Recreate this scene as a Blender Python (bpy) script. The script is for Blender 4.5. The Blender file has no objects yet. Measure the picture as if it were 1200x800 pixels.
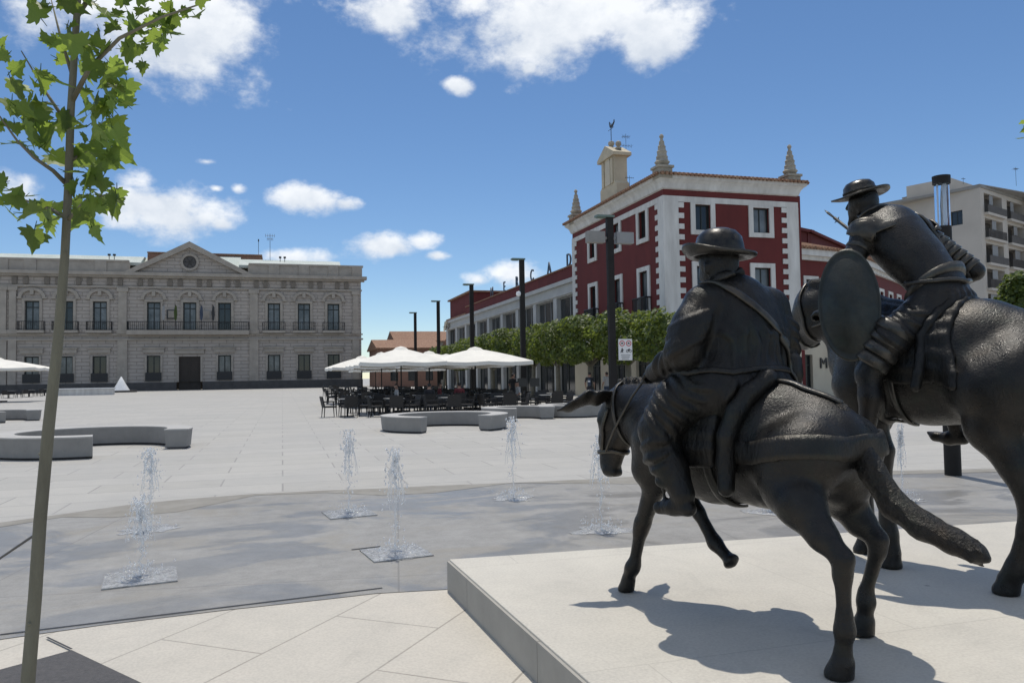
import bpy, bmesh, math, random
import numpy as np
from mathutils import Vector, Matrix

S = bpy.context.scene
COL = S.collection
R = math.radians
rnd = random.Random(7)
nr = np.random.RandomState(5)

# ------------------------------------------------------------------ camera
F_PX, YAW, PITCH, ROLL, EYE = 913.0, R(16.45), R(2.5), R(-0.92), 1.6
_cy, _sy = math.cos(YAW), math.sin(YAW)
FW = np.array([_sy*math.cos(PITCH), _cy*math.cos(PITCH), math.sin(PITCH)])
_rt = np.array([_cy, -_sy, 0.0]); _up = np.cross(_rt, FW)
_c, _s = math.cos(ROLL), math.sin(ROLL)
RT = _c*_rt + _s*_up; UP = -_s*_rt + _c*_up
EYEP = np.array([0, 0, EYE])
cam_d = bpy.data.cameras.new('camera'); cam = bpy.data.objects.new('camera', cam_d); COL.objects.link(cam)
cam_d.sensor_width = 36; cam_d.lens = F_PX/1200*36; cam_d.clip_end = 5000; cam_d.clip_start = 0.05
m = Matrix.Identity(4)
for i in range(3):
    m[i][0], m[i][1], m[i][2] = RT[i], UP[i], -FW[i]
m[2][3] = EYE
cam.matrix_world = m
S.camera = cam

# survey helpers: turn a sighting into a place in the world
def ray(x, y): return FW + RT*(x-600)/F_PX - UP*(y-400)/F_PX
def gnd(x, y, z=0.0):
    d = ray(x, y); return EYEP + d*(z-EYE)/d[2]
def atY(x, y, Y):
    d = ray(x, y); return EYEP + d*Y/d[1]
def atX(x, y, X):
    d = ray(x, y); return EYEP + d*X/d[0]

# ------------------------------------------------------------------ light
SUN_EL, SUN_AZ = R(72.5), R(11.6)          # azimuth clockwise from +Y
S.view_settings.view_transform = 'Standard'; S.view_settings.look = 'None'
S.view_settings.exposure = -0.36; S.view_settings.gamma = 1.0
sd = bpy.data.lights.new('sun', 'SUN'); so = bpy.data.objects.new('sun', sd); COL.objects.link(so)
sd.energy = 4.2; sd.angle = R(0.53); sd.color = (1.0, 0.945, 0.85)
sdir = Vector((math.sin(SUN_AZ)*math.cos(SUN_EL), math.cos(SUN_AZ)*math.cos(SUN_EL), math.sin(SUN_EL)))
so.rotation_euler = sdir.to_track_quat('Z', 'Y').to_euler(); so.location = (0, 0, 60)

W = bpy.data.worlds.new('World'); S.world = W; W.use_nodes = True
wn, wl = W.node_tree.nodes, W.node_tree.links
wn.clear()
def N(nt, t, **k):
    n = nt.nodes.new(t)
    for a, b in k.items(): setattr(n, a, b)
    return n
WT = W.node_tree
def wmath(op, a, b=None, clamp=False):
    n = N(WT, 'ShaderNodeMath', operation=op, use_clamp=clamp)
    for i, v in enumerate((a, b)):
        if v is None: continue
        if isinstance(v, (int, float)): n.inputs[i].default_value = v
        else: wl.new(v, n.inputs[i])
    return n.outputs[0]
sky = N(WT, 'ShaderNodeTexSky', sky_type='NISHITA'); sky.sun_disc = False
sky.sun_elevation = SUN_EL; sky.sun_rotation = SUN_AZ; sky.altitude = 650; sky.air_density = 0.9; sky.dust_density = 0.02; sky.ozone_density = 3.0
tc = N(WT, 'ShaderNodeTexCoord')
dirv = tc.outputs['Generated']
def wnoise(scale, detail, rough, off=(0, 0, 0), sc=(1, 1, 1)):
    mp = N(WT, 'ShaderNodeMapping'); mp.inputs['Location'].default_value = off; mp.inputs['Scale'].default_value = sc
    wl.new(dirv, mp.inputs['Vector'])
    n = N(WT, 'ShaderNodeTexNoise'); n.inputs['Scale'].default_value = scale; n.inputs['Detail'].default_value = detail; n.inputs['Roughness'].default_value = rough
    wl.new(mp.outputs[0], n.inputs['Vector']); return n.outputs['Fac']
n_big = wnoise(9, 6, .62, (0, 0, 0), (1, 1, 1.5)); n_fine = wnoise(26, 5, .62, (3, 1, 2), (1, 1, 1.4))
# cumulus clouds, each a place in the sky: sighting x, y, half width, half height, density
CL = [(215, 32, 124, 84, 1.12), (120, -10, 110, 55, .75), (40, 30, 60, 40, .45), (195, 246, 88, 38, 1.15), (165, 212, 34, 20, .55), (258, 262, 20, 14, .7),
      (365, 231, 44, 20, 1), (402, 238, 18, 9, .6), (452, 288, 44, 20, 1), (490, 283, 24, 12, .7), (512, 300, 18, 6, .6),
      (655, 22, 158, 72, 1.15), (760, 40, 66, 48, .9), (450, 12, 64, 28, .8), (560, 10, 60, 30, .7), (620, 79, 13, 9, .7), (538, 101, 17, 12, .8),
      (596, 321, 36, 15, .8), (560, 328, 22, 9, .5), (338, 301, 42, 10, .7), (30, 214, 30, 24, .6), (253, 221, 9, 5, .55), (279, 221, 9, 6, .55), (243, 190, 14, 4, .4),
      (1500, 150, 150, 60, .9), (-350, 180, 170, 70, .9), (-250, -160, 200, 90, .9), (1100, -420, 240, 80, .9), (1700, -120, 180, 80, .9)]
# unseen clouds added for white fill light: azimuth, elevation, half width and half height in degrees
FILL_CLOUDS = [(100, 35, 17, 9, 1), (140, 22, 20, 8, 1), (165, 48, 20, 13, 1.1), (195, 26, 22, 9, 1), (225, 52, 18, 12, 1.1), (250, 24, 20, 9, 1), (285, 46, 20, 13, 1.1), (305, 20, 12, 6, .9), (75, 58, 18, 11, 1), (205, 74, 18, 13, 1), (120, 66, 15, 10, 1), (310, 66, 16, 11, 1)]
for (a_, e_, w_, h_, d_) in FILL_CLOUDS: CL.append((None, (a_, e_), w_, h_, d_))
shape = None; shade = None
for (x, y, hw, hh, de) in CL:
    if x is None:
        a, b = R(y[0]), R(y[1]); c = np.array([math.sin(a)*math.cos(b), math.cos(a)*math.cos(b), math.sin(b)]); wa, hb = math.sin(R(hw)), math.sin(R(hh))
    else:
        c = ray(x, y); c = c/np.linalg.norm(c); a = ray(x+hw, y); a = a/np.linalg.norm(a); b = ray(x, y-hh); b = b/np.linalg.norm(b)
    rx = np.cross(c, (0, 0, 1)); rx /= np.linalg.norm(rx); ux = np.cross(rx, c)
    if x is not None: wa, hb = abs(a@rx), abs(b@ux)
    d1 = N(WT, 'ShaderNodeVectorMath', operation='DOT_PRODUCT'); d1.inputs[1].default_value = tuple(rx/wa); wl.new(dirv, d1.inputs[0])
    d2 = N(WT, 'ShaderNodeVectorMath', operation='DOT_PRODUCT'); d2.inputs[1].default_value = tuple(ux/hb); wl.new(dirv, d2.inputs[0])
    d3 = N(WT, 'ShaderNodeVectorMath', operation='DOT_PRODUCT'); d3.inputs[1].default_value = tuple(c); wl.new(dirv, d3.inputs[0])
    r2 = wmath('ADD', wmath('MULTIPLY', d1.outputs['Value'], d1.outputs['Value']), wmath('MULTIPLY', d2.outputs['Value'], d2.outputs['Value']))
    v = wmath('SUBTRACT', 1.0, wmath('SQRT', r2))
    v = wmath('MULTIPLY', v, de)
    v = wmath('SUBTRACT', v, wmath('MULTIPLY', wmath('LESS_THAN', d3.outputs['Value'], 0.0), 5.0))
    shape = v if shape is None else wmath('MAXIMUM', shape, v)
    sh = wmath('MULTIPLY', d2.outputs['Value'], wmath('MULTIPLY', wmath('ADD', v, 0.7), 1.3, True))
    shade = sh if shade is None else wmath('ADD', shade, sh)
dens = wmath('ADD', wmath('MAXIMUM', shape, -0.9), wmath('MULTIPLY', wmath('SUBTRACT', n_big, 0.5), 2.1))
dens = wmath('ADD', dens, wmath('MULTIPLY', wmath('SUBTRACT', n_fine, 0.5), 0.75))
mr = N(WT, 'ShaderNodeMapRange', interpolation_type='SMOOTHSTEP'); wl.new(dens, mr.inputs['Value'])
mr.inputs['From Min'].default_value = -0.1; mr.inputs['From Max'].default_value = 0.55
lum = N(WT, 'ShaderNodeMapRange'); wl.new(wmath('ADD', wmath('MULTIPLY', shade, .35), wmath('MULTIPLY', n_fine, 1.4)), lum.inputs['Value'])
lum.inputs['From Min'].default_value = 0.25; lum.inputs['From Max'].default_value = 1.0; lum.inputs['To Min'].default_value = 0.0; lum.inputs['To Max'].default_value = 1.0
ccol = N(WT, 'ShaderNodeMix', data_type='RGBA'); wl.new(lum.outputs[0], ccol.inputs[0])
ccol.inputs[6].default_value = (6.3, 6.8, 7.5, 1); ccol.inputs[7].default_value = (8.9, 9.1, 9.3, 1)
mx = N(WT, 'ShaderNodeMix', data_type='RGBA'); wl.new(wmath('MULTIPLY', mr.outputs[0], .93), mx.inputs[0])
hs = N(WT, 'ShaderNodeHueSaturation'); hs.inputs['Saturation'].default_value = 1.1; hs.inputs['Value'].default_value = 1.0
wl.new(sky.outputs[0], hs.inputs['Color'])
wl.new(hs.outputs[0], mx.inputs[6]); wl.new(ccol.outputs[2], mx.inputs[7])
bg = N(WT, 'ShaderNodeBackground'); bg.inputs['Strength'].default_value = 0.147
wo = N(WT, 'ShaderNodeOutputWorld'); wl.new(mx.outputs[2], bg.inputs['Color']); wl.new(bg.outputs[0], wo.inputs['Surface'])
S.cycles.max_bounces = 8; S.cycles.transparent_max_bounces = 12

# ------------------------------------------------------------------ materials
def ramp(nt, fac, stops):
    r = N(nt, 'ShaderNodeValToRGB'); nt.links.new(fac, r.inputs[0])
    while len(r.color_ramp.elements) < len(stops): r.color_ramp.elements.new(.5)
    for e, (p, c) in zip(r.color_ramp.elements, stops):
        e.position = p; e.color = (*c, 1) if len(c) == 3 else c
    return r.outputs[0]
def noise(nt, scale, detail=5, rough=.6, vec=None, dist=0):
    n = N(nt, 'ShaderNodeTexNoise'); n.inputs['Scale'].default_value = scale; n.inputs['Detail'].default_value = detail
    n.inputs['Roughness'].default_value = rough; n.inputs['Distortion'].default_value = dist
    if vec is not None: nt.links.new(vec, n.inputs['Vector'])
    return n.outputs['Fac']
def coords(nt, kind='Object', rot=(0, 0, 0), scale=(1, 1, 1)):
    t = N(nt, 'ShaderNodeTexCoord'); mp = N(nt, 'ShaderNodeMapping')
    mp.inputs['Rotation'].default_value = rot; mp.inputs['Scale'].default_value = scale
    nt.links.new(t.outputs[kind], mp.inputs['Vector']); return mp.outputs[0]
def mixc(nt, fac, a, b, blend='MIX'):
    n = N(nt, 'ShaderNodeMix', data_type='RGBA', blend_type=blend)
    for i, v in ((0, fac), (6, a), (7, b)):
        if isinstance(v, (int, float)): n.inputs[i].default_value = v
        elif isinstance(v, tuple): n.inputs[i].default_value = (*v, 1)
        else: nt.links.new(v, n.inputs[i])
    return n.outputs[2]
def math_(nt, op, a, b):
    n = N(nt, 'ShaderNodeMath', operation=op)
    for i, v in enumerate((a, b)):
        if isinstance(v, (int, float)): n.inputs[i].default_value = v
        else: nt.links.new(v, n.inputs[i])
    return n.outputs[0]
def mat(name, c1, c2=None, rough=.7, metal=0, scale=2.0, bump=0.0, bscale=None, spec=.5, rvar=0, vscale=(1, 1, 1), bdist=.02):
    mt = bpy.data.materials.new(name); mt.use_nodes = True; nt = mt.node_tree
    b = nt.nodes['Principled BSDF']; b.inputs['Roughness'].default_value = rough; b.inputs['Metallic'].default_value = metal
    b.inputs['Specular IOR Level'].default_value = spec
    v = coords(nt, 'Object', scale=vscale)
    if c2 is None: c2 = tuple(x*.8 for x in c1)
    f = noise(nt, scale, 6, .62, v)
    nt.links.new(ramp(nt, f, [(.3, c1), (.7, c2)]), b.inputs['Base Color'])
    if rvar:
        rr = N(nt, 'ShaderNodeMapRange'); nt.links.new(noise(nt, scale*2.3, 4, .6, v), rr.inputs[0])
        rr.inputs['From Min'].default_value = .3; rr.inputs['From Max'].default_value = .7
        rr.inputs['To Min'].default_value = rough-rvar; rr.inputs['To Max'].default_value = rough+rvar
        nt.links.new(rr.outputs[0], b.inputs['Roughness'])
    if bump:
        bp = N(nt, 'ShaderNodeBump'); bp.inputs['Strength'].default_value = bump; bp.inputs['Distance'].default_value = bdist
        nt.links.new(noise(nt, bscale or scale*6, 6, .65, v), bp.inputs['Height']); nt.links.new(bp.outputs[0], b.inputs['Normal'])
    return mt

def paving(name, ca, cb, joint, rot, bw, bh, mortar, rough, stain, stain_amt=.35, off=(0, 0)):
    mt = bpy.data.materials.new(name); mt.use_nodes = True; nt = mt.node_tree; b = nt.nodes['Principled BSDF']
    t = N(nt, 'ShaderNodeTexCoord'); mp = N(nt, 'ShaderNodeMapping'); mp.inputs['Rotation'].default_value = (0, 0, rot); mp.inputs['Location'].default_value = (off[0], off[1], 0)
    nt.links.new(t.outputs['Object'], mp.inputs['Vector'])
    br = N(nt, 'ShaderNodeTexBrick'); nt.links.new(mp.outputs[0], br.inputs['Vector'])
    br.inputs['Color1'].default_value = (*ca, 1); br.inputs['Color2'].default_value = (*cb, 1); br.inputs['Mortar'].default_value = (*joint, 1)
    br.inputs['Scale'].default_value = 1; br.inputs['Brick Width'].default_value = bw; br.inputs['Row Height'].default_value = bh
    br.inputs['Mortar Size'].default_value = mortar; br.inputs['Mortar Smooth'].default_value = .3; br.inputs['Bias'].default_value = 0
    o = t.outputs['Object']
    n1 = noise(nt, .35, 6, .65, o, .4); n2 = noise(nt, 3.0, 6, .7, o); n3 = noise(nt, 60, 3, .6, o)
    c = mixc(nt, math_(nt, 'MULTIPLY', ramp(nt, n1, [(.42, (0, 0, 0)), (.7, (1, 1, 1))]), stain_amt), br.outputs['Color'], stain)
    c = mixc(nt, .25, c, ramp(nt, n2, [(.3, tuple(x*.72 for x in ca)), (.7, tuple(min(1, x*1.12) for x in ca))]))
    c = mixc(nt, .12, c, ramp(nt, n3, [(.35, (.05, .05, .05)), (.6, (.6, .6, .58))]), 'OVERLAY')
    vo = N(nt, 'ShaderNodeTexVoronoi'); vo.inputs['Scale'].default_value = 1.3; nt.links.new(o, vo.inputs['Vector'])
    c = mixc(nt, math_(nt, 'MULTIPLY', ramp(nt, vo.outputs['Distance'], [(.018, (1, 1, 1)), (.03, (0, 0, 0))]), .5), c, (.12, .11, .10))
    n5 = noise(nt, 1.1, 9, .75, o, 1.5); c = mixc(nt, math_(nt, 'MULTIPLY', ramp(nt, n5, [(.56, (0, 0, 0)), (.66, (1, 1, 1))]), .28), c, tuple(x*.62 for x in ca))
    nt.links.new(c, b.inputs['Base Color'])
    rr = N(nt, 'ShaderNodeMapRange'); nt.links.new(n2, rr.inputs[0]); rr.inputs['To Min'].default_value = rough-.12; rr.inputs['To Max'].default_value = rough+.12
    nt.links.new(rr.outputs[0], b.inputs['Roughness'])
    bp = N(nt, 'ShaderNodeBump'); bp.inputs['Strength'].default_value = .25; bp.inputs['Distance'].default_value = .004
    nt.links.new(math_(nt, 'SUBTRACT', math_(nt, 'MULTIPLY', n3, .5), br.outputs['Fac']), bp.inputs['Height']); nt.links.new(bp.outputs[0], b.inputs['Normal'])
    b.inputs['Specular IOR Level'].default_value = .35
    return mt

M = {}
M['plaza'] = paving('pale_paving', (.545, .505, .44), (.50, .465, .405), (.26, .235, .20), R(-52), 1.5, .77, .008, .7, (.41, .40, .37))
M['plaza_mid'] = paving('pale_plaza_paving', (.435, .42, .39), (.375, .362, .335), (.24, .23, .22), R(0), 1.8, .9, .016, .75, (.33, .325, .32), .6)
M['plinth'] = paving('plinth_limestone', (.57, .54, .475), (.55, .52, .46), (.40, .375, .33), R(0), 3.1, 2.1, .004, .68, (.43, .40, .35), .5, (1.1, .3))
def wet_mat():
    mt = bpy.data.materials.new('damp_concrete'); mt.use_nodes = True; nt = mt.node_tree; b = nt.nodes['Principled BSDF']
    o = coords(nt); n1 = noise(nt, .55, 9, .72, o, .8); n2 = noise(nt, 5, 6, .7, o); n3 = noise(nt, 70, 3, .6, o)
    c = ramp(nt, n1, [(.34, (.235, .222, .20)), (.5, (.285, .272, .25)), (.68, (.335, .322, .30))])
    c = mixc(nt, .35, c, ramp(nt, n2, [(.3, (.15, .15, .14)), (.7, (.36, .35, .33))]))
    c = mixc(nt, .15, c, ramp(nt, n3, [(.35, (.08, .08, .08)), (.65, (.6, .6, .6))]), 'OVERLAY')
    n4 = noise(nt, .42, 8, .62, coords(nt, 'Object', (0, 0, .1), (1, 1.7, 1)), 1.2)
    pud = ramp(nt, n4, [(.50, (0, 0, 0)), (.56, (1, 1, 1))]); brn = ramp(nt, noise(nt, .7, 7, .7, coords(nt, 'Object', (0, 0, .6), (1, 1.4, 1)), .8), [(.5, (0, 0, 0)), (.66, (1, 1, 1))])
    c = mixc(nt, math_(nt, 'MULTIPLY', brn, .6), c, (.25, .225, .18))
    c = mixc(nt, pud, c, mixc(nt, 1.0, c, (.84, .835, .83), 'MULTIPLY'))
    br = N(nt, 'ShaderNodeTexBrick'); nt.links.new(coords(nt, 'Object', (0, 0, R(8))), br.inputs['Vector']); br.inputs['Scale'].default_value = 1; br.inputs['Brick Width'].default_value = 3.2; br.inputs['Row Height'].default_value = 3.2; br.inputs['Mortar Size'].default_value = .008; br.offset = 0
    c = mixc(nt, math_(nt, 'MULTIPLY', br.outputs['Fac'], .55), c, (.14, .13, .12))
    nt.links.new(c, b.inputs['Base Color'])
    rr = N(nt, 'ShaderNodeMapRange'); nt.links.new(pud, rr.inputs[0])
    rr.inputs['To Min'].default_value = .58; rr.inputs['To Max'].default_value = .33; nt.links.new(rr.outputs[0], b.inputs['Roughness'])
    bp = N(nt, 'ShaderNodeBump'); bp.inputs['Strength'].default_value = .2; bp.inputs['Distance'].default_value = .004
    nt.links.new(n3, bp.inputs['Height']); nt.links.new(bp.outputs[0], b.inputs['Normal'])
    return mt
M['wet'] = wet_mat()
M['grate_dark'] = mat('speckled_dark_gravel_slab', (.05, .048, .05), (.09, .085, .085), .75, scale=40, bump=.4, bscale=120)
M['slot'] = mat('drain_slot', (.02, .02, .02), (.03, .03, .03), .6)
def bronze(name, base, hi, rough, bs, bstr, vs=(1, 1, 1), bd=.012):
    mt = mat(name, base, hi, rough, .6, 9, bstr, bs, .5, .12, vs, bd); nt = mt.node_tree; b = nt.nodes['Principled BSDF']
    src = b.inputs['Base Color'].links[0].from_socket; o = coords(nt)
    pat = ramp(nt, noise(nt, 5.5, 7, .7, o, .6), [(.52, (0, 0, 0)), (.72, (1, 1, 1))]); brn = ramp(nt, noise(nt, 3.2, 6, .7, coords(nt, 'Object', (.4, .2, .9)), .4), [(.5, (0, 0, 0)), (.7, (1, 1, 1))])
    c = mixc(nt, math_(nt, 'MULTIPLY', pat, .55), src, tuple(x*y for x, y in zip(hi, (.95, 1.35, 1.2)))); c = mixc(nt, math_(nt, 'MULTIPLY', brn, .5), c, tuple(x*y for x, y in zip(hi, (1.45, 1.15, .85))))
    pt = N(nt, 'ShaderNodeNewGeometry').outputs['Pointiness']
    c = mixc(nt, math_(nt, 'MULTIPLY', ramp(nt, pt, [(.53, (0, 0, 0)), (.64, (1, 1, 1))]), .32), c, (.12, .11, .092)); nt.links.new(c, b.inputs['Base Color']); return mt
M['bronze'] = bronze('dark_bronze_hide', (.0145, .014, .0138), (.026, .0245, .023), .345, 75, .38)
M['bronze_cloth'] = bronze('dark_bronze_cloth', (.0125, .0122, .012), (.022, .021, .0195), .40, 20, .7, (1, 1, .45), .02)
M['bronze_hair'] = bronze('dark_bronze_hair', (.019, .018, .017), (.042, .038, .034), .38, 30, .9, (1, 1, 1), .03)
M['bronze_plate'] = bronze('worn_bronze_armour', (.030, .0305, .030), (.07, .066, .06), .36, 22, .3)
M['bronze_green'] = bronze('greenish_bronze_shield', (.024, .028, .027), (.042, .046, .043), .45, 14, .25)
M['bronze_hat'] = bronze('polished_bronze_hat', (.018, .0175, .017), (.04, .038, .035), .32, 18, .2)
def stone(name, ca, cb, joint, bw, bh, plane='XZ'):
    mt = bpy.data.materials.new(name); mt.use_nodes = True; nt = mt.node_tree; b = nt.nodes['Principled BSDF']; b.inputs['Roughness'].default_value = .85
    v = coords(nt, 'Object', (R(90), 0, 0) if plane == 'XZ' else (R(90), 0, R(90)))
    br = N(nt, 'ShaderNodeTexBrick'); nt.links.new(v, br.inputs['Vector'])
    br.inputs['Color1'].default_value = (*ca, 1); br.inputs['Color2'].default_value = (*cb, 1); br.inputs['Mortar'].default_value = (*joint, 1)
    br.inputs['Scale'].default_value = 1; br.inputs['Brick Width'].default_value = bw; br.inputs['Row Height'].default_value = bh; br.inputs['Mortar Size'].default_value = .07; br.inputs['Mortar Smooth'].default_value = .2
    o = coords(nt); c = mixc(nt, .35, br.outputs['Color'], ramp(nt, noise(nt, .6, 7, .7, o), [(.3, tuple(x*.6 for x in ca)), (.7, tuple(x*1.15 for x in ca))]))
    nt.links.new(c, b.inputs['Base Color'])
    bp = N(nt, 'ShaderNodeBump'); bp.inputs['Strength'].default_value = .5; bp.inputs['Distance'].default_value = .08; bp.invert = True
    nt.links.new(br.outputs['Fac'], bp.inputs['Height']); nt.links.new(bp.outputs[0], b.inputs['Normal'])
    return mt
M['palace'] = stone('palace_rusticated_stone', (.43, .385, .345), (.385, .345, .305), (.22, .195, .17), 2.4, .62)
M['palace_trim'] = mat('palace_moulded_stone', (.40, .36, .31), (.29, .26, .225), .85, scale=.8, bump=.2)
M['palace_base'] = mat('palace_dark_granite_base', (.085, .08, .078), (.055, .052, .05), .7, scale=1.2)
M['palace_roof'] = mat('pale_zinc_roof', (.50, .53, .50), (.36, .42, .385), .7, scale=.5)
M['render_brick'] = mat('orange_brick', (.25, .135, .095), (.19, .11, .08), .9, scale=3)
M['glass_dark'] = mat('dark_window_glass', (.018, .02, .022), (.03, .034, .036), .08, scale=.7, spec=.6)
M['glass_pale'] = mat('curtained_window_glass', (.20, .22, .23), (.05, .06, .065), .12, scale=.55, spec=.5)
M['frame_dark'] = mat('dark_green_joinery', (.012, .018, .016), (.02, .026, .024), .5)
M['iron'] = mat('black_iron', (.012, .012, .013), (.022, .022, .023), .5, scale=6)
M['wood_door'] = mat('dark_wood_door', (.022, .016, .012), (.035, .025, .018), .6, scale=4)
M['red'] = mat('oxblood_render', (.135, .021, .019), (.095, .0145, .014), .85, scale=1.2, bump=.12, bscale=20, vscale=(1, 1, .3))
M['white_render'] = mat('white_render', (.68, .67, .64), (.47, .455, .43), .85, scale=1.8, bump=.15, bscale=14, vscale=(1, 1, .18))
M['cream'] = mat('cream_render', (.56, .50, .39), (.47, .42, .33), .85, scale=.7)
M['grey_white'] = mat('market_white_concrete', (.47, .47, .455), (.38, .38, .37), .85, scale=.8)
M['stone_cream'] = mat('grey_weathered_stone', (.40, .36, .29), (.25, .23, .19), .9, scale=2.5, bump=.4)
M['gable_cream'] = mat('cream_gable_render', (.55, .48, .35), (.42, .365, .27), .9, scale=1.5, bump=.2)
def tile_mat():
    mt = bpy.data.materials.new('terracotta_tiles'); mt.use_nodes = True; nt = mt.node_tree; b = nt.nodes['Principled BSDF']; b.inputs['Roughness'].default_value = .85
    o = coords(nt); nt.links.new(ramp(nt, noise(nt, 3.5, 4, .8, o), [(.3, (.12, .07, .045)), (.5, (.24, .125, .075)), (.7, (.34, .24, .155))]), b.inputs['Base Color']); return mt
M['tile'] = tile_mat()
M['concrete'] = mat('fair_faced_concrete', (.29, .28, .265), (.235, .228, .215), .85, scale=2.2, bump=.25, bscale=50)
M['concrete_top'] = mat('pale_bench_top', (.44, .43, .41), (.37, .36, .345), .8, scale=2.5, bump=.2, bscale=40)
M['canvas'] = mat('white_parasol_canvas', (.80, .77, .70), (.72, .69, .63), .9, scale=2)
M['lamp_metal'] = mat('graphite_lamp_metal', (.013, .0115, .0105), (.02, .018, .017), .6, 0, scale=5, spec=.25)
M['lamp_head'] = mat('pale_green_lamp_head', (.16, .22, .19), (.12, .17, .15), .5)
M['wicker'] = mat('black_wicker', (.014, .013, .013), (.03, .028, .027), .7, scale=40, bump=.5, bscale=90)
M['wicker_red'] = mat('burgundy_seat', (.10, .018, .022), (.07, .014, .018), .8)
M['steel'] = mat('brushed_steel', (.32, .32, .32), (.25, .25, .25), .35, .9)
M['tabletop'] = mat('pale_tabletop', (.30, .29, .27), (.25, .24, .22), .5)
M['sign_white'] = mat('white_sign_face', (.74, .73, .72), (.68, .67, .66), .5)
M['sign_red'] = mat('sign_red', (.55, .06, .07), (.48, .05, .06), .5)
M['sign_black'] = mat('sign_black', (.03, .03, .03), (.045, .045, .045), .5)
M['sign_grey'] = mat('sign_grey_text', (.28, .28, .28), (.25, .25, .25), .6)
M['letter'] = mat('slate_blue_letters', (.06, .09, .13), (.05, .075, .11), .5)
M['flat_beige'] = mat('beige_flat_render', (.52, .475, .42), (.45, .41, .36), .9, scale=.3)
M['flat_dark'] = mat('balcony_dark_panel', (.10, .09, .085), (.07, .065, .06), .8)  # dark brown-grey for the apartment railings and balcony windows
M['bark_young'] = mat('young_plane_bark', (.21, .20, .145), (.12, .11, .08), .85, scale=9, bump=.5, bscale=40, vscale=(1, 1, .25))
M['bark_grey'] = mat('grey_plane_bark', (.20, .18, .14), (.13, .12, .09), .9, scale=5, bump=.5, bscale=18)
def leaf_mat(name, a, b_, trans, tw):
    mt = bpy.data.materials.new(name); mt.use_nodes = True; nt = mt.node_tree; b = nt.nodes['Principled BSDF']; b.inputs['Roughness'].default_value = .5
    o = coords(nt); gi = N(nt, 'ShaderNodeNewGeometry').outputs['Random Per Island']; nt.links.new(ramp(nt, gi, [(.0, tuple(x*.7 for x in a)), (.5, a), (1.0, tuple(x*1.25 for x in b_))]), b.inputs['Base Color'])
    tr = N(nt, 'ShaderNodeBsdfTranslucent'); nt.links.new(ramp(nt, gi, [(.0, tuple(x*.6 for x in trans)), (1.0, tuple(x*1.2 for x in trans))]), tr.inputs['Color'])
    ms = N(nt, 'ShaderNodeMixShader'); ms.inputs[0].default_value = tw
    nt.links.new(b.outputs[0], ms.inputs[1]); nt.links.new(tr.outputs[0], ms.inputs[2]); nt.links.new(ms.outputs[0], nt.nodes['Material Output'].inputs['Surface']); return mt
M['leaf'] = leaf_mat('plane_leaf', (.06, .10, .022), (.095, .14, .032), (.34, .46, .07), .55)
M['hedge_leaf'] = leaf_mat('clipped_leaf', (.06, .095, .02), (.105, .135, .03), (.24, .30, .05), .42)
def water_mat():
    mt = bpy.data.materials.new('splashing_water'); mt.use_nodes = True; b = mt.node_tree.nodes['Principled BSDF']
    b.inputs['Base Color'].default_value = (.93, .94, .95, 1); b.inputs['Roughness'].default_value = .08; b.inputs['IOR'].default_value = 1.2; b.inputs['Transmission Weight'].default_value = .55
    nt = mt.node_tree; tr = N(nt, 'ShaderNodeBsdfTransparent'); ms = N(nt, 'ShaderNodeMixShader'); ms.inputs[0].default_value = .6
    nt.links.new(tr.outputs[0], ms.inputs[1]); nt.links.new(b.outputs[0], ms.inputs[2]); nt.links.new(ms.outputs[0], nt.nodes['Material Output'].inputs['Surface']); return mt
M['water'] = water_mat()
def foam_mat():
    mt = bpy.data.materials.new('foamy_water_film'); mt.use_nodes = True; nt = mt.node_tree; b = nt.nodes['Principled BSDF']
    o = coords(nt); f = noise(nt, 14, 6, .75, o, 1.5)
    nt.links.new(ramp(nt, f, [(.4, (.27, .265, .26)), (.64, (.52, .525, .52))]), b.inputs['Base Color']); b.inputs['Roughness'].default_value = .12
    bp = N(nt, 'ShaderNodeBump'); bp.inputs['Strength'].default_value = .7; bp.inputs['Distance'].default_value = .02; nt.links.new(f, bp.inputs['Height']); nt.links.new(bp.outputs[0], b.inputs['Normal'])
    return mt
M['foam'] = foam_mat()
M['skin'] = mat('skin', (.36, .21, .15), (.32, .18, .13), .6)
M['cloth_dark'] = mat('dark_clothes', (.02, .02, .024), (.03, .03, .035), .85)
M['cloth_pale'] = mat('pale_shirt', (.42, .41, .40), (.36, .35, .35), .85)
M['cloth_blue'] = mat('denim', (.05, .065, .10), (.035, .05, .08), .85)
M['cloth_red'] = mat('wine_red_shirt', (.16, .03, .035), (.12, .025, .03), .85)
M['white_gloss'] = mat('white_painted_metal', (.80, .80, .80), (.70, .70, .70), .3)

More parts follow.
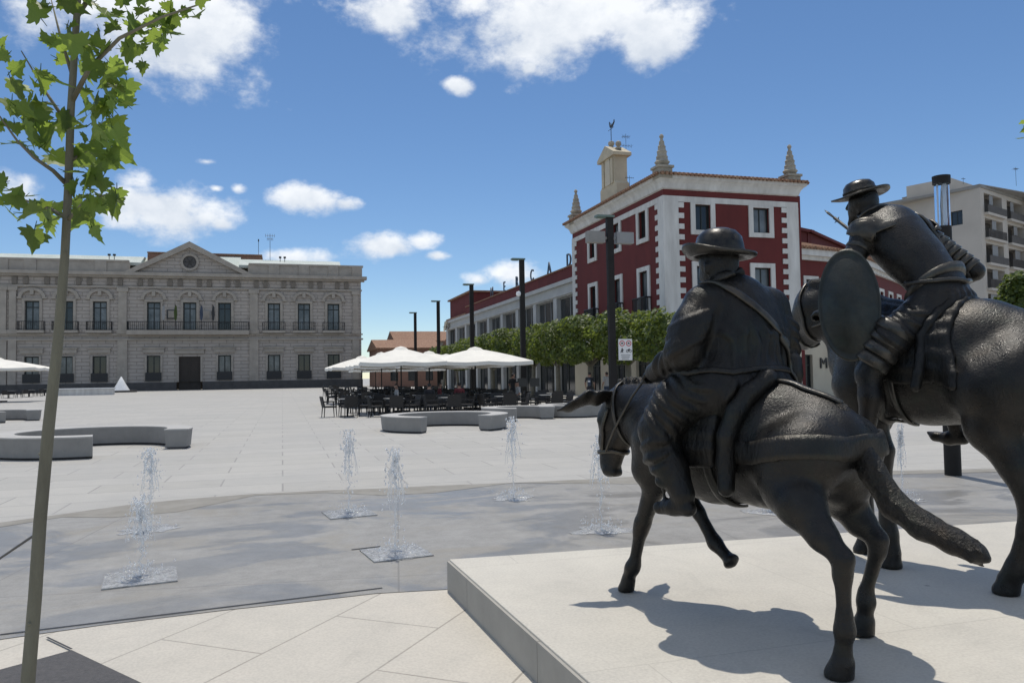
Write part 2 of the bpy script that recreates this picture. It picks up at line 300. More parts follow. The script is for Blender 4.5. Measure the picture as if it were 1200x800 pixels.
# ------------------------------------------------------------------ mesh helpers
class MB:
    def __init__(s): s.v = []; s.f = []; s.mi = []
    def add(s, vs, fs, mi=0):
        o = len(s.v); s.v += [tuple(map(float, p)) for p in vs]; s.f += [tuple(i+o for i in q) for q in fs]; s.mi += [mi]*len(fs)
    def box(s, x0, x1, y0, y1, z0, z1, fn=None, mi=0):
        vs = [(x, y, z) for z in (z0, z1) for y in (y0, y1) for x in (x0, x1)]
        if fn: vs = [fn(*p) for p in vs]
        s.add(vs, [(0, 2, 3, 1), (4, 5, 7, 6), (0, 1, 5, 4), (2, 6, 7, 3), (0, 4, 6, 2), (1, 3, 7, 5)], mi)
    def tube(s, pts, rad, n=8, cap=True, mi=0, sq=1.0):
        pts = [np.array(p, float) for p in pts]
        if isinstance(rad, (int, float)): rad = [rad]*len(pts)
        rings = []; prev = None
        for i, p in enumerate(pts):
            t = pts[min(i+1, len(pts)-1)]-pts[max(i-1, 0)]; t = t/(np.linalg.norm(t)+1e-9)
            if prev is None:
                a = np.array([0, 0, 1.]) if abs(t[2]) < .9 else np.array([1., 0, 0]); e1 = np.cross(a, t)
            else: e1 = prev-t*(prev@t)
            e1 /= np.linalg.norm(e1)+1e-9; prev = e1; e2 = np.cross(t, e1)
            rings.append([p+rad[i]*(math.cos(2*math.pi*k/n)*e1+sq*math.sin(2*math.pi*k/n)*e2) for k in range(n)])
        vs = [q for r in rings for q in r]; fs = []
        for i in range(len(rings)-1):
            for k in range(n): fs.append((i*n+k, i*n+(k+1) % n, (i+1)*n+(k+1) % n, (i+1)*n+k))
        if cap: fs.append(tuple(range(n-1, -1, -1))); fs.append(tuple((len(rings)-1)*n+k for k in range(n)))
        s.add(vs, fs, mi)
    def lathe(s, prof, c=(0, 0, 0), n=20, mi=0, wob=None):
        vs = []; fs = []
        for (r, z) in prof:
            for k in range(n):
                a = 2*math.pi*k/n; dz = wob(r, a) if wob else 0
                vs.append((c[0]+r*math.cos(a), c[1]+r*math.sin(a), c[2]+z+dz))
        for i in range(len(prof)-1):
            for k in range(n): fs.append((i*n+k, i*n+(k+1) % n, (i+1)*n+(k+1) % n, (i+1)*n+k))
        s.add(vs, fs, mi)
    def prism(s, poly, z0, z1, fn=None, mi=0):
        n = len(poly); vs = [(x, y, z0) for x, y in poly]+[(x, y, z1) for x, y in poly]
        if fn: vs = [fn(*p) for p in vs]
        fs = [tuple(range(n-1, -1, -1)), tuple(range(n, 2*n))]+[(i, (i+1) % n, n+(i+1) % n, n+i) for i in range(n)]
        s.add(vs, fs, mi)
    def build(s, name, m, parent=None, smooth=False, base=(0, 0, 0), fix=True):
        me = bpy.data.meshes.new(name); b = np.array(base, float)
        me.from_pydata([tuple(np.array(p)-b) for p in s.v], [], s.f)
        ms = m if isinstance(m, (list, tuple)) else [m]
        for x in ms: me.materials.append(x)
        if len(ms) > 1: me.polygons.foreach_set('material_index', s.mi)
        if fix:
            bm = bmesh.new(); bm.from_mesh(me); bmesh.ops.recalc_face_normals(bm, faces=bm.faces); bm.to_mesh(me); bm.free()
        if smooth: me.polygons.foreach_set('use_smooth', [True]*len(me.polygons))
        o = bpy.data.objects.new(name, me); COL.objects.link(o)
        if parent: o.parent = parent
        return o
def auto_smooth(o, ang=40):
    me = o.data; bm = bmesh.new(); bm.from_mesh(me)
    for f in bm.faces: f.smooth = True
    for e in bm.edges: e.smooth = not (len(e.link_faces) == 2 and e.calc_face_angle(0) > R(ang))
    bm.to_mesh(me); bm.free()
def thing(name, label, cat, loc=(0, 0, 0), rz=0, group=None):
    o = bpy.data.objects.new(name, None); COL.objects.link(o); o.location = tuple(map(float, loc)); o.rotation_euler = (0, 0, rz); o.empty_display_size = .2
    o['label'] = label; o['category'] = cat
    if group: o['group'] = group
    return o
def tag(o, label, cat, group=None):
    o['label'] = label; o['category'] = cat
    if group: o['group'] = group
    return o
def structure(o): o['kind'] = 'structure'; return o
def kids(o): return [c for c in bpy.data.objects if c.parent == o]
def dup(root, loc, rz=0, label=None, group=None, tree=None):
    r = root.copy(); COL.objects.link(r); r.location = tuple(map(float, loc)); r.rotation_euler = (0, 0, rz)
    if label: r['label'] = label
    if group: r['group'] = group
    for ch, gs in (tree or [(c, kids(c)) for c in kids(root)]):
        c = ch.copy(); COL.objects.link(c); c.parent = r
        for g in gs: d = g.copy(); COL.objects.link(d); d.parent = c
    return r
def family(root): return [(c, kids(c)) for c in kids(root)]

# facade maker: s runs along the wall, o is outwards
class Wall:
    def __init__(s, p0, p1, base=(0, 0, 0), z0=0):
        s.p0 = np.array([p0[0], p0[1], z0], float); d = np.array([p1[0]-p0[0], p1[1]-p0[1], 0], float); s.L = np.linalg.norm(d); s.t = d/s.L
        s.n = np.array([s.t[1], -s.t[0], 0]); s.base = np.array(base, float)
    def P(s, a, o, z): return s.p0+s.t*a+s.n*o+np.array([0, 0, z])-s.base
    def box(s, mb, a0, a1, z0, z1, o0, o1, mi=0): mb.box(a0, a1, o0, o1, z0, z1, fn=s.P, mi=mi)
    def wall(s, mb, a0, a1, z0, z1, holes, depth=.3, mi=0, hole_mi=None):
        A = sorted({a0, a1, *[h[0] for h in holes], *[h[1] for h in holes]}); Zs = sorted({z0, z1, *[h[2] for h in holes], *[h[3] for h in holes]})
        for i in range(len(A)-1):
            for j in range(len(Zs)-1):
                ca, cz = (A[i]+A[i+1])/2, (Zs[j]+Zs[j+1])/2
                if any(h[0] < ca < h[1] and h[2] < cz < h[3] for h in holes): continue
                mb.add([s.P(A[i], 0, Zs[j]), s.P(A[i+1], 0, Zs[j]), s.P(A[i+1], 0, Zs[j+1]), s.P(A[i], 0, Zs[j+1])], [(0, 1, 2, 3)], mi)
        k = mi if hole_mi is None else hole_mi
        for (b0, b1, c0, c1) in holes:
            for (p, q) in (((b0, c0), (b1, c0)), ((b1, c0), (b1, c1)), ((b1, c1), (b0, c1)), ((b0, c1), (b0, c0))):
                mb.add([s.P(p[0], 0, p[1]), s.P(q[0], 0, q[1]), s.P(q[0], -depth, q[1]), s.P(p[0], -depth, p[1])], [(0, 1, 2, 3)], k)
    def window(s, parent, h, fm, gm, depth=.22, fw=.09, mull=1, trans=0.72, name='window'):
        a0, a1, z0, z1 = h; mb = MB(); d0, d1 = -depth, -depth+.07
        s.box(mb, a0, a0+fw, z0, z1, d0, d1); s.box(mb, a1-fw, a1, z0, z1, d0, d1); s.box(mb, a0+fw, a1-fw, z0, z0+fw, d0, d1); s.box(mb, a0+fw, a1-fw, z1-fw, z1, d0, d1)
        for k in range(mull):
            c = a0+(a1-a0)*(k+1)/(mull+1); s.box(mb, c-fw*.45, c+fw*.45, z0+fw, z1-fw, d0, d1-.01)
        if trans:
            zt = z0+(z1-z0)*trans; s.box(mb, a0+fw, a1-fw, zt-fw*.45, zt+fw*.45, d0, d1-.005)
        w = mb.build(name, fm, parent)
        g = MB(); s.box(g, a0+.01, a1-.01, z0+.01, z1-.01, d0-.03, d0+.02); g.build('pane', gm, w)
        return w
    def balcony(s, parent, a0, a1, z, hgt, out, m_slab, m_rail, step=.28, slab=.18):
        mb = MB(); s.box(mb, a0, a1, z-slab, z, .003, out)
        b = mb.build('balcony', m_slab, parent)
        r = MB(); zz = z+hgt
        for (p, q) in (((a0+.05, .02), (a0+.05, out-.06)), ((a0+.05, out-.06), (a1-.05, out-.06)), ((a1-.05, out-.06), (a1-.05, .02))):
            L = math.hypot(p[0]-q[0], p[1]-q[1]); n = max(2, int(L/step))
            for zz_, rr in ((zz, .05), (z+.12, .03)):
                r.tube([s.P(p[0], p[1], zz_), s.P(q[0], q[1], zz_)], rr, 4)
            for k in range(n+1):
                f = k/n; r.tube([s.P(p[0]+(q[0]-p[0])*f, p[1]+(q[1]-p[1])*f, z), s.P(p[0]+(q[0]-p[0])*f, p[1]+(q[1]-p[1])*f, zz)], .028, 4, cap=False)
        r.build('railing', m_rail, b); return b

# ------------------------------------------------------------------ ground
mb = MB(); mb.add([(-1500, -1500, 0), (1500, -1500, 0), (1500, 1500, 0), (-1500, 1500, 0)], [(0, 1, 2, 3)])
structure(mb.build('ground', M['plaza_mid']))
Z1 = 0.004; Z2 = 0.008; Z3 = 0.012
def sheet(name, pts, z, m):
    mb = MB(); mb.add([(p[0], p[1], z) for p in pts], [tuple(range(len(pts)))]); return structure(mb.build(name, m))
near = [gnd(x, y) for x, y in ((-700, 815), (-300, 779), (0, 750), (120, 733), (260, 716), (380, 703), (440, 696), (527, 691))]
near = [p[:2] for p in near]
rgt = [(1.3, 5.85), (6.5, 5.5), (10.6, 5.4), (22, 5.6)]
sheet('paving_foreground', [(-18, near[0][1])] + near + rgt + [(22, -8), (-18, -8)], Z1, M['plaza'])
far = [gnd(x, y) for x, y in ((1500, 545), (1200, 549), (1000, 553), (760, 558), (690, 562), (600, 566), (500, 570), (440, 573), (380, 575), (300, 579), (220, 585), (150, 592), (80, 602), (0, 613), (-200, 625), (-500, 640))]
wet_pts = near + rgt[:3] + [p[:2] for p in far]
sheet('fountain_floor', wet_pts, Z2, M['wet'])
rim_ = [gnd(x, y)[:2] for x, y in ((-500, 640), (-200, 625), (0, 613), (80, 602), (150, 592), (220, 585), (300, 579), (380, 575), (440, 573), (500, 570), (600, 566), (690, 562), (760, 558), (1000, 553), (1200, 549), (1500, 545))]
rs_ = np.random.RandomState(3); inner = [p-np.array([0, .35+.5*rs_.rand()+.35*math.sin(i*1.7)]) for i, p in enumerate(rim_)]
M['damp_edge'] = mat('brown_water_mark', (.20, .185, .155), (.27, .255, .225), .7, scale=3, bump=.1)
sheet('water_mark', rim_ + inner[::-1], Z2+.003, M['damp_edge'])
pit = [gnd(x, y)[:2] for x, y in ((-150, 810), (0, 786), (84, 763), (230, 832), (60, 950), (-200, 1000))]
sheet('tree_pit', pit, Z2+.002, M['grate_dark'])
def strip(name, pa, pb, w, z, m):
    a, b = gnd(*pa), gnd(*pb); d = (b-a)/np.linalg.norm(b-a); n = np.array([-d[1], d[0], 0])*w/2
    return sheet(name, [a-n, b-n, b+n, a+n], z, m)
strip('drain_slot', (0, 745), (448, 690), .022, Z3, M['slot'])
strip('drain_slot', (55, 749), (84, 763), .014, Z3+.004, M['slot'])
strip('drain_slot', (412, 645), (446, 641), .03, Z3, M['slot'])
M['pale_band'] = paving('pale_kerb_band', (.52, .50, .46), (.49, .47, .435), (.40, .39, .36), 0, 1.2, .6, .01, .75, (.45, .44, .41))
sheet('kerb_band', [(14.6, 26), (15.3, 26), (15.3, 100), (14.6, 100)], Z1, M['pale_band'])
sheet('pavement_shaded', [(15.3, 26), (21, 26), (21, 100), (15.3, 100)], Z1, M['plaza_mid'])

# ------------------------------------------------------------------ signed distance sculpting for figures and animals
class Sdf:
    def __init__(s, k=.05): s.p = []; s.k = k
    def cone(s, a, b, r1, r2, k=None, sq=None):
        a = np.array(a, float); b = np.array(b, float); s.p.append((a, b, r1, r2, s.k if k is None else k, sq)); return s
    def ball(s, c, r, k=None, sq=None): return s.cone(c, np.array(c, float)+np.array([0, 0, 1e-4]), r, r, k, sq)
    def chain(s, pr, k=None, sq=None):
        for q, w in zip(pr[:-1], pr[1:]): s.cone(q[:3], w[:3], q[3], w[3], k, sq)
        return s
    @staticmethod
    def dist(P, pr):
        a, b, r1, r2, k, sq = pr
        ba = b-a; L = ba@ba; d = P-a; t = np.clip((d@ba)/L, 0, 1)
        q = d-t[..., None]*ba; r = r1+(r2-r1)*t; f = 1.0
        if sq:
            n, f = np.array(sq[0], float), sq[1]; n = n/np.linalg.norm(n)
            q = q+((q@n)*(1/f-1))[..., None]*n
        return (np.sqrt((q*q).sum(-1))-r)*min(1.0, f)
    def mesh(s, name, h, m, parent, clipz=None, smooth=2):
        lo = np.min([np.minimum(p[0], p[1])-max(p[2], p[3])*1.2 for p in s.p], 0)-3*h-.03
        hi = np.max([np.maximum(p[0], p[1])+max(p[2], p[3])*1.2 for p in s.p], 0)+3*h+.03
        n = np.ceil((hi-lo)/h).astype(int)+1
        ax = [lo[i]+h*np.arange(n[i]) for i in range(3)]
        Fd = np.full(n, .5, np.float32)
        for p in s.p:
            k = p[4]; mg = max(p[2], p[3])*(1.0 if not (p[5] and p[5][1] > 1) else p[5][1])+max(k, .02)*1.5+.02
            a = np.minimum(p[0], p[1])-mg; b = np.maximum(p[0], p[1])+mg
            i0 = np.clip(np.floor((a-lo)/h).astype(int), 0, n-1); i1 = np.clip(np.ceil((b-lo)/h).astype(int)+1, 1, n)
            sl = tuple(slice(i0[i], i1[i]) for i in range(3))
            G = np.stack(np.meshgrid(*[ax[i][sl[i]] for i in range(3)], indexing='ij'), -1)
            d = s.dist(G, p); e = Fd[sl]
            hh = np.clip(.5+.5*(e-d)/k, 0, 1); Fd[sl] = e*(1-hh)+d*hh-k*hh*(1-hh)
        if clipz is not None:
            zz = ax[2][None, None, :]; Fd = np.maximum(Fd, clipz-zz)
        return net(name, Fd, lo, h, m, parent, smooth)
    def val(s, P):
        P = np.atleast_2d(np.array(P, float)); e = np.full(len(P), .5)
        for p in s.p:
            d = s.dist(P, p); k = p[4]; hh = np.clip(.5+.5*(e-d)/k, 0, 1); e = e*(1-hh)+d*hh-k*hh*(1-hh)
        return e
    def grad(s, P):
        P = np.atleast_2d(P); n = len(P); E = np.eye(3)*.004
        v = s.val(np.concatenate([P+E[i] for i in range(3)]+[P-E[i] for i in range(3)])).reshape(6, n)
        g = (v[:3]-v[3:]).T; return g/(np.linalg.norm(g, axis=1, keepdims=True)+1e-9)
    def snapn(s, P, off):
        P = np.atleast_2d(np.array(P, float))
        for _ in range(9): P = P-s.grad(P)*(s.val(P)-off)[:, None]*.9
        return P, s.grad(P)
    def snap(s, P, off):
        q, g = s.snapn([P], off); return q[0], g[0]
def net(name, Fd, lo, h, m, parent, smooth):
    ins = Fd < 0; n = Fd.shape
    c = np.zeros((n[0]-1, n[1]-1, n[2]-1, 3), np.float32); cnt = np.zeros(c.shape[:3], np.float32)
    def cell(dx, dy, dz, A): return A[dx:n[0]-1+dx, dy:n[1]-1+dy, dz:n[2]-1+dz]
    for ax in range(3):
        o = [i for i in range(3) if i != ax]
        for u in (0, 1):
            for v in (0, 1):
                d0 = [0, 0, 0]; d0[o[0]] = u; d0[o[1]] = v; d1 = list(d0); d1[ax] = 1
                A, B = cell(*d0, Fd), cell(*d1, Fd); cr = (A < 0) != (B < 0)
                t = np.where(cr, A/np.where(cr, A-B, 1), 0)
                for i in range(3):
                    c[..., i] += np.where(cr, (t if i == ax else d0[i]), 0)
                cnt += cr
    act = cnt > 0; idx = -np.ones(act.shape, np.int64); idx[act] = np.arange(act.sum())
    ijk = np.argwhere(act); V = (ijk+c[act]/cnt[act][:, None])*h+lo
    faces = []
    for ax in range(3):
        o1, o2 = [(1, 2), (2, 0), (0, 1)][ax]
        A = np.take(ins, range(0, n[ax]-1), ax); B = np.take(ins, range(1, n[ax]), ax)
        e = np.argwhere(A != B)
        if not len(e): continue
        e = e[(e[:, o1] > 0) & (e[:, o2] > 0) & (e[:, o1] < n[o1]-1) & (e[:, o2] < n[o2]-1)]
        sgn = A[tuple(e.T)]
        q = []
        for (a, b) in ((1, 1), (0, 1), (0, 0), (1, 0)):
            k = e.copy(); k[:, o1] -= a; k[:, o2] -= b; q.append(idx[tuple(k.T)])
        q = np.stack(q, 1); q[~sgn] = q[~sgn][:, ::-1]; faces.append(q)
    Fc = np.concatenate(faces)
    for _ in range(smooth):
        acc = np.zeros_like(V); w = np.zeros(len(V))
        for a, b in ((0, 1), (1, 2), (2, 3), (3, 0)):
            np.add.at(acc, Fc[:, a], V[Fc[:, b]]); np.add.at(acc, Fc[:, b], V[Fc[:, a]]); np.add.at(w, Fc[:, a], 1); np.add.at(w, Fc[:, b], 1)
        V = .5*V+.5*acc/np.maximum(w, 1)[:, None]
    me = bpy.data.meshes.new(name); me.from_pydata(V.tolist(), [], Fc.tolist()); me.materials.append(m)
    me.polygons.foreach_set('use_smooth', [True]*len(me.polygons))
    o = bpy.data.objects.new(name, me); COL.objects.link(o); o.parent = parent; return o

# ------------------------------------------------------------------ town hall palace
M['palace_dark'] = mat('palace_brown_brackets', (.20, .175, .145), (.16, .14, .12), .85, scale=1)  # frieze brackets in a medium brown of their own, darker than the trim
PB = np.array([-15.4, 145.5, 0.0])
pal = thing('town_hall', 'wide two-storey stone palace with triangular pediment closing the far left of the square', 'building', PB)
pw = Wall((-53, 145.5), (14.0, 145.5), PB); C0 = 53-15.4     # s of the centre
wins = []; WW = 2.15
upx = [-24.2, -19.2, -14.1, -5.75, 0, 5.7, 14.0, 19.2, 24.4]
up = [(C0+o-WW/2, C0+o+WW/2, 10.35, 15.2) for o in upx]
lo = [(C0+o-WW/2, C0+o+WW/2, 1.75, 6.0) for o in upx if o]
dr = (C0-1.75, C0+1.75, 0.02, 5.8)
left_up = [(3.2, 5.35, 10.35, 15.2)]; left_lo = [(3.2, 5.35, 1.75, 6.0)]
mb = MB(); pw.wall(mb, 0, pw.L, 1.4, 19.3, up+lo+left_up+left_lo+[(dr[0], dr[1], 1.4, dr[3])], .5)
b = mb.build('wall', M['palace'], pal)
mb = MB()
mb.box(pw.L-.6, pw.L, -22, -.01, 0, 22, fn=pw.P); mb.box(0, .6, -22, -.01, 0, 22, fn=pw.P); mb.box(.6, pw.L-.6, -22, -21.4, 0, 22, fn=pw.P)
mb.build('side_wall', M['palace'], pal)
mb = MB(); pw.box(mb, 0, dr[0]-.35, 0, 1.4, -.4, .28); pw.box(mb, dr[1]+.35, pw.L+.2, 0, 1.4, -.4, .28)
mb.build('base_course', M['palace_base'], pal)
# trim: strings, frieze, cornice, parapet, pilasters, hoods
mb = MB()
pw.box(mb, 0, pw.L+.3, 8.6, 8.9, .003, .35); pw.box(mb, 0, pw.L+.25, 9.5, 9.75, .003, .3)
pw.box(mb, 0, pw.L+.15, 17.55, 17.85, .003, .28); pw.box(mb, 0, pw.L+.6, 19.3, 19.65, -.4, .55); pw.box(mb, 0, pw.L+1.0, 19.65, 20.2, -.5, 1.0)
pw.box(mb, 0, C0-9.6, 20.2, 22.0, -.6, .15); pw.box(mb, C0+9.6, pw.L+.2, 20.2, 22.0, -.6, .15)
pw.box(mb, 0, C0-9.7, 22.0, 22.3, -.7, .3); pw.box(mb, C0+9.7, pw.L+.4, 22.0, 22.3, -.7, .3)
for o in (-28.6, -24.5, -14, 14, 19.2, 24.4, 28.7):
    pw.box(mb, C0+o-.9, C0+o+.9, 20.2, 22.05, -.5, .32)
mb.build('cornice', M['palace_trim'], pal)
for o in (-36.6, -28.4, -27.0, -10.6, 10.6, 28.4):
    mb = MB(); w = .75 if abs(o) < 20 else .6
    pw.box(mb, C0+o-w, C0+o+w, 1.4, 8.6, .003, .30); pw.box(mb, C0+o-w+.1, C0+o+w-.1, 9.75, 17.55, .003, .34)
    pw.box(mb, C0+o-w-.12, C0+o+w+.12, 16.9, 17.55, .003, .46); pw.box(mb, C0+o-w-.12, C0+o+w+.12, 9.75, 10.4, .003, .46)
    mb.build('pilaster', M['palace_trim'], pal)
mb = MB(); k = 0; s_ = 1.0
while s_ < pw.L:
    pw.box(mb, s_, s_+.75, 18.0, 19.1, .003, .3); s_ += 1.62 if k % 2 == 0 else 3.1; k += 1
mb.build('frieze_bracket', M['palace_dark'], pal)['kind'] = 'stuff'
for (a0, a1, z0, z1) in up+left_up:
    c = (a0+a1)/2; mb = MB()
    pw.box(mb, a0-.42, a0-.003, z0, z1, .003, .2); pw.box(mb, a1+.003, a1+.42, z0, z1, .003, .2)
    pw.box(mb, a0-.42, a1+.42, z1+.003, z1+.45, .003, .24)
    arc = [(c+2.0*math.cos(t), z1+.6+1.55*math.sin(t)) for t in np.linspace(0, math.pi, 15)]
    arc2 = [(c+1.5*math.cos(t), z1+.6+1.1*math.sin(t)) for t in np.linspace(math.pi, 0, 15)]
    mb.prism(arc+arc2, .003, .42, fn=lambda x, y, z: pw.P(x, z, y))
    pw.box(mb, c-2.2, c-1.5, z1+.35, z1+.62, .003, .4); pw.box(mb, c+1.5, c+2.2, z1+.35, z1+.62, .003, .4)
    pw.box(mb, c-.28, c+.28, z1+1.0, z1+1.9, .003, .5); mb.build('window_hood', M['palace_trim'], pal)
for (a0, a1, z0, z1) in lo+left_lo+[dr]:
    mb = MB()
    pw.box(mb, a0-.35, a0-.003, max(z0, 1.45), z1, .003, .16); pw.box(mb, a1+.003, a1+.35, max(z0, 1.45), z1, .003, .16)
    pw.box(mb, a0-.6, a1+.6, z1+.5, z1+1.2, .003, .34); pw.box(mb, a0-.75, a1+.75, z1+1.2, z1+1.4, .003, .5); mb.build('window_hood', M['palace_trim'], pal)
for i, h in enumerate(up+left_up): pw.window(pal, h, M['frame_dark'], M['glass_pale'] if i % 4 != 1 else M['glass_dark'], .42, .2, 1, .78)
for i, h in enumerate(lo+left_lo):
    w = pw.window(pal, h, M['frame_dark'], M['glass_pale'] if i % 4 in (0, 1) else M['glass_dark'], .42, .2, 1, .0)
    mb = MB(); pw.box(mb, h[0]-.2, h[1]+.2, h[2]-.1, h[2]+1.35, .17, .3); mb.build('window_grille', M['iron'], w)
for o in upx:
    if abs(o) > 8: pw.balcony(pal, C0+o-1.95, C0+o+1.95, 10.3, 1.45, 1.0, M['palace_trim'], M['iron'], .3, .45)
pw.balcony(pal, 2.3, 6.2, 10.3, 1.45, 1.0, M['palace_trim'], M['iron'], .3, .45)
pw.balcony(pal, C0-9.8, C0+9.8, 10.3, 1.45, 1.4, M['palace_trim'], M['iron'], .3, .75)
mb = MB(); pw.box(mb, dr[0], dr[1], .03, dr[3]-.01, -.46, -.36); pw.box(mb, C0-.06, C0+.06, .05, dr[3]-.05, -.36, -.31)
for a in (C0-1.3, C0+.35):
    for z in (.5, 2.2, 3.9): pw.box(mb, a, a+.95, z, z+1.4, -.36, -.32)
mb.build('door', M['wood_door'], pal)
# pediment with round window
mb = MB(); fnp = lambda x, y, z: pw.P(x, z, y)
mb.prism([(C0-9.2, 20.2), (C0+9.2, 20.2), (C0, 25.0)], -.5, .1, fn=fnp)
ped = mb.build('pediment', M['palace'], pal)
mb = MB()
for sg in (-1, 1):
    mb.prism([(C0+sg*10.4, 20.2), (C0+sg*8.8, 20.2), (C0, 24.7), (C0, 25.75)], -.6, .9, fn=fnp)
mb.build('raking_cornice', M['palace_trim'], ped)
mb = MB(); ring = [(1.45, 0), (1.45, .35), (1.05, .35), (1.05, 0)]
rr = MB(); n = 28
for k in range(n):
    t0, t1 = 2*math.pi*k/n, 2*math.pi*(k+1)/n
    mb.prism([(C0+1.5*math.cos(t0), 22.2+1.5*math.sin(t0)), (C0+1.5*math.cos(t1), 22.2+1.5*math.sin(t1)), (C0+1.1*math.cos(t1), 22.2+1.1*math.sin(t1)), (C0+1.1*math.cos(t0), 22.2+1.1*math.sin(t0))], .103, .4, fn=fnp)
mb.build('round_frame', M['palace_trim'], ped)
mb = MB(); mb.prism([(C0+1.08*math.cos(t), 22.2+1.08*math.sin(t)) for t in np.linspace(0, 2*math.pi, 28)[:-1]], .103, .16, fn=fnp)
for t in range(6): mb.tube([pw.P(C0, .18, 22.2), pw.P(C0+math.cos(t*math.pi/3), .18, 22.2+math.sin(t*math.pi/3))], .06, 4)
mb.build('round_window', M['palace_base'], ped)
# roofs
mb = MB()
for (a0, a1) in ((.6, C0-8), (C0+8, pw.L-3.5)):
    mb.prism([(-1.0, 21.6), (-1.0, 22.1), (-5, 23.7), (-16, 23.9), (-21, 21.6)], a0, a1, fn=lambda x, y, z: pw.P(z, x, y))
mb.prism([(-1.0, 21.0), (-10, 25.2), (-18, 22.0)], C0-8, C0+8, fn=lambda x, y, z: pw.P(z, x, y))
mb.build('roof', M['palace_roof'], pal)
mb = MB(); pw.box(mb, C0-7.4, C0-4.0, 22, 24.1, -7, -4); pw.box(mb, C0-8.0, C0+11.5, 22, 25.0, -14, -9); mb.build('brick_attic', M['render_brick'], pal)
mb = MB(); pw.box(mb, C0-8.2, C0+11.8, 25.0, 25.25, -14.2, -8.8); mb.build('attic_roof', M['tile'], pal)
# flags, lantern boards on the balcony
for o, cl in ((-4.0, 'sign_grey'), (-2.1, 'hedge_leaf'), (2.0, 'cloth_blue'), (3.9, 'iron')):
    mb = MB(); a = pw.P(C0+o, 1.2, 10.5); mb.tube([a, a+np.array([0, -1.1, 4.2])], .06, 6); fp = mb.build('flag_pole', M['iron'], pal)
    mb = MB(); q = a+np.array([0, -1.05, 4.0])
    pr = [(0, 0), (.25, -.1), (.35, -1.6), (.2, -2.6), (-.1, -2.5), (-.2, -1.2)]
    mb.prism(pr, 0, .06, fn=lambda x, y, z: (q[0]+x, q[1]+z, q[2]+y)); mb.build('flag', M[cl], fp)
for o, cl in ((-2.95, 'sign_black'), (2.7, 'concrete')):
    mb = MB(); pw.box(mb, C0+o-.75, C0+o+.75, 12.3, 13.9, .003, .18); pl = mb.build('coat_of_arms_plaque', M[cl], pal)
    mb = MB(); pw.box(mb, C0+o-.5, C0+o+.5, 12.5, 13.7, .18, .22); pw.box(mb, C0+o-.25, C0+o+.25, 12.7, 13.5, .22, .28); mb.build('crest', M['palace_trim'], pl)
def antenna(px, py0, py1, Y, label, arms, h=None):
    b0, t0 = atY(px, py0, Y), atY(px, py1, Y); t = thing('aerial', label, 'aerial', b0); mb = MB()
    H = t0[2]-b0[2]; r = Y*.00028; mb.tube([(0, 0, 0), (0, 0, H)], r, 5); mb.build('mast', M['iron'], t)
    mb = MB()
    for (z, w) in arms:
        mb.tube([(-w*H, 0, z*H), (w*H, 0, z*H)], r*.8, 4)
        for k in np.linspace(-w, w, 5): mb.tube([(k*H, -.12*H, z*H), (k*H, .12*H, z*H)], r*.6, 4); mb.tube([(k*H, 0, z*H-.06*H), (k*H, 0, z*H+.06*H)], r*.6, 4)
    mb.build('antenna_arm', M['iron'], t); return t
antenna(316.5, 305, 274, 152, 'thin aerial mast with cross arms above the right roof of the stone palace', [(.93, .16), (.8, .1)])
antenna(303, 305, 281, 158, 'bare thin aerial beside the brick attic of the stone palace', [(.97, .02)])
for px, y0, lab in ((131, 300, 'small dark twin floodlight on the left roof of the stone palace'), (331, 303, 'small dark floodlights on the right roof edge of the stone palace')):
    p0 = atY(px, y0, 147.5); t = thing('roof_floodlight', lab, 'floodlight', p0)
    for dx in (-.4, .4):
        mb = MB(); mb.tube([(dx, 0, -.6), (dx, 0, .2)], .06, 5); mb.box(dx-.22, dx+.22, -.15, .2, .05, .36); mb.build('lamp', M['iron'], t)

# far tiled houses beside the palace
def block(name, label, cat, x0, x1, y0, y1, h, wm, rm, rise, wins_=(), floor_h=3):
    b0 = np.array([(x0+x1)/2, y0, 0]); t = thing(name, label, cat, b0); w = Wall((x0, y0), (x1, y0), b0)
    hs = [(a, a+1.3, z, z+1.9) for a in wins_ for z in np.arange(1, h-2.2, floor_h)]
    mb = MB(); w.wall(mb, 0, w.L, 0, h, hs, .3); w.box(mb, 0, .3, 0, h, -(y1-y0), -.01); w.box(mb, w.L-.3, w.L, 0, h, -(y1-y0), -.01); mb.build('wall', wm, t)
    for h_ in hs: w.window(t, h_, M['frame_dark'], M['glass_dark'], .25, .1, 1, 0)
    D = y1-y0; mb = MB(); mb.prism([(.5, h), (.5, h+.2), (-D/2, h+rise+.2), (-D-.5, h+.2), (-D-.5, h)], -.4, w.L+.4, fn=lambda x, y, z: w.P(z, x, y)); mb.build('roof', rm, t)
    return t
block('brick_house', 'low brick house with a tiled roof tucked right behind the stone palace corner', 'house', 15.5, 26, 132, 146, 6.4, M['render_brick'], M['tile'], 1.7, (2, 5, 8))
block('tiled_house', 'ochre house with a terracotta roof seen above the parasols beyond the terrace', 'house', 21, 34, 150, 162, 8.4, M['stone_cream'], M['tile'], 2.2, (2, 5, 8, 11))
block('tiled_house', 'pale low house with a flat green ridge closing the street past the market hall', 'house', 27.5, 40, 126, 136, 6.6, M['cream'], M['tile'], 1.6, (2, 5, 8))
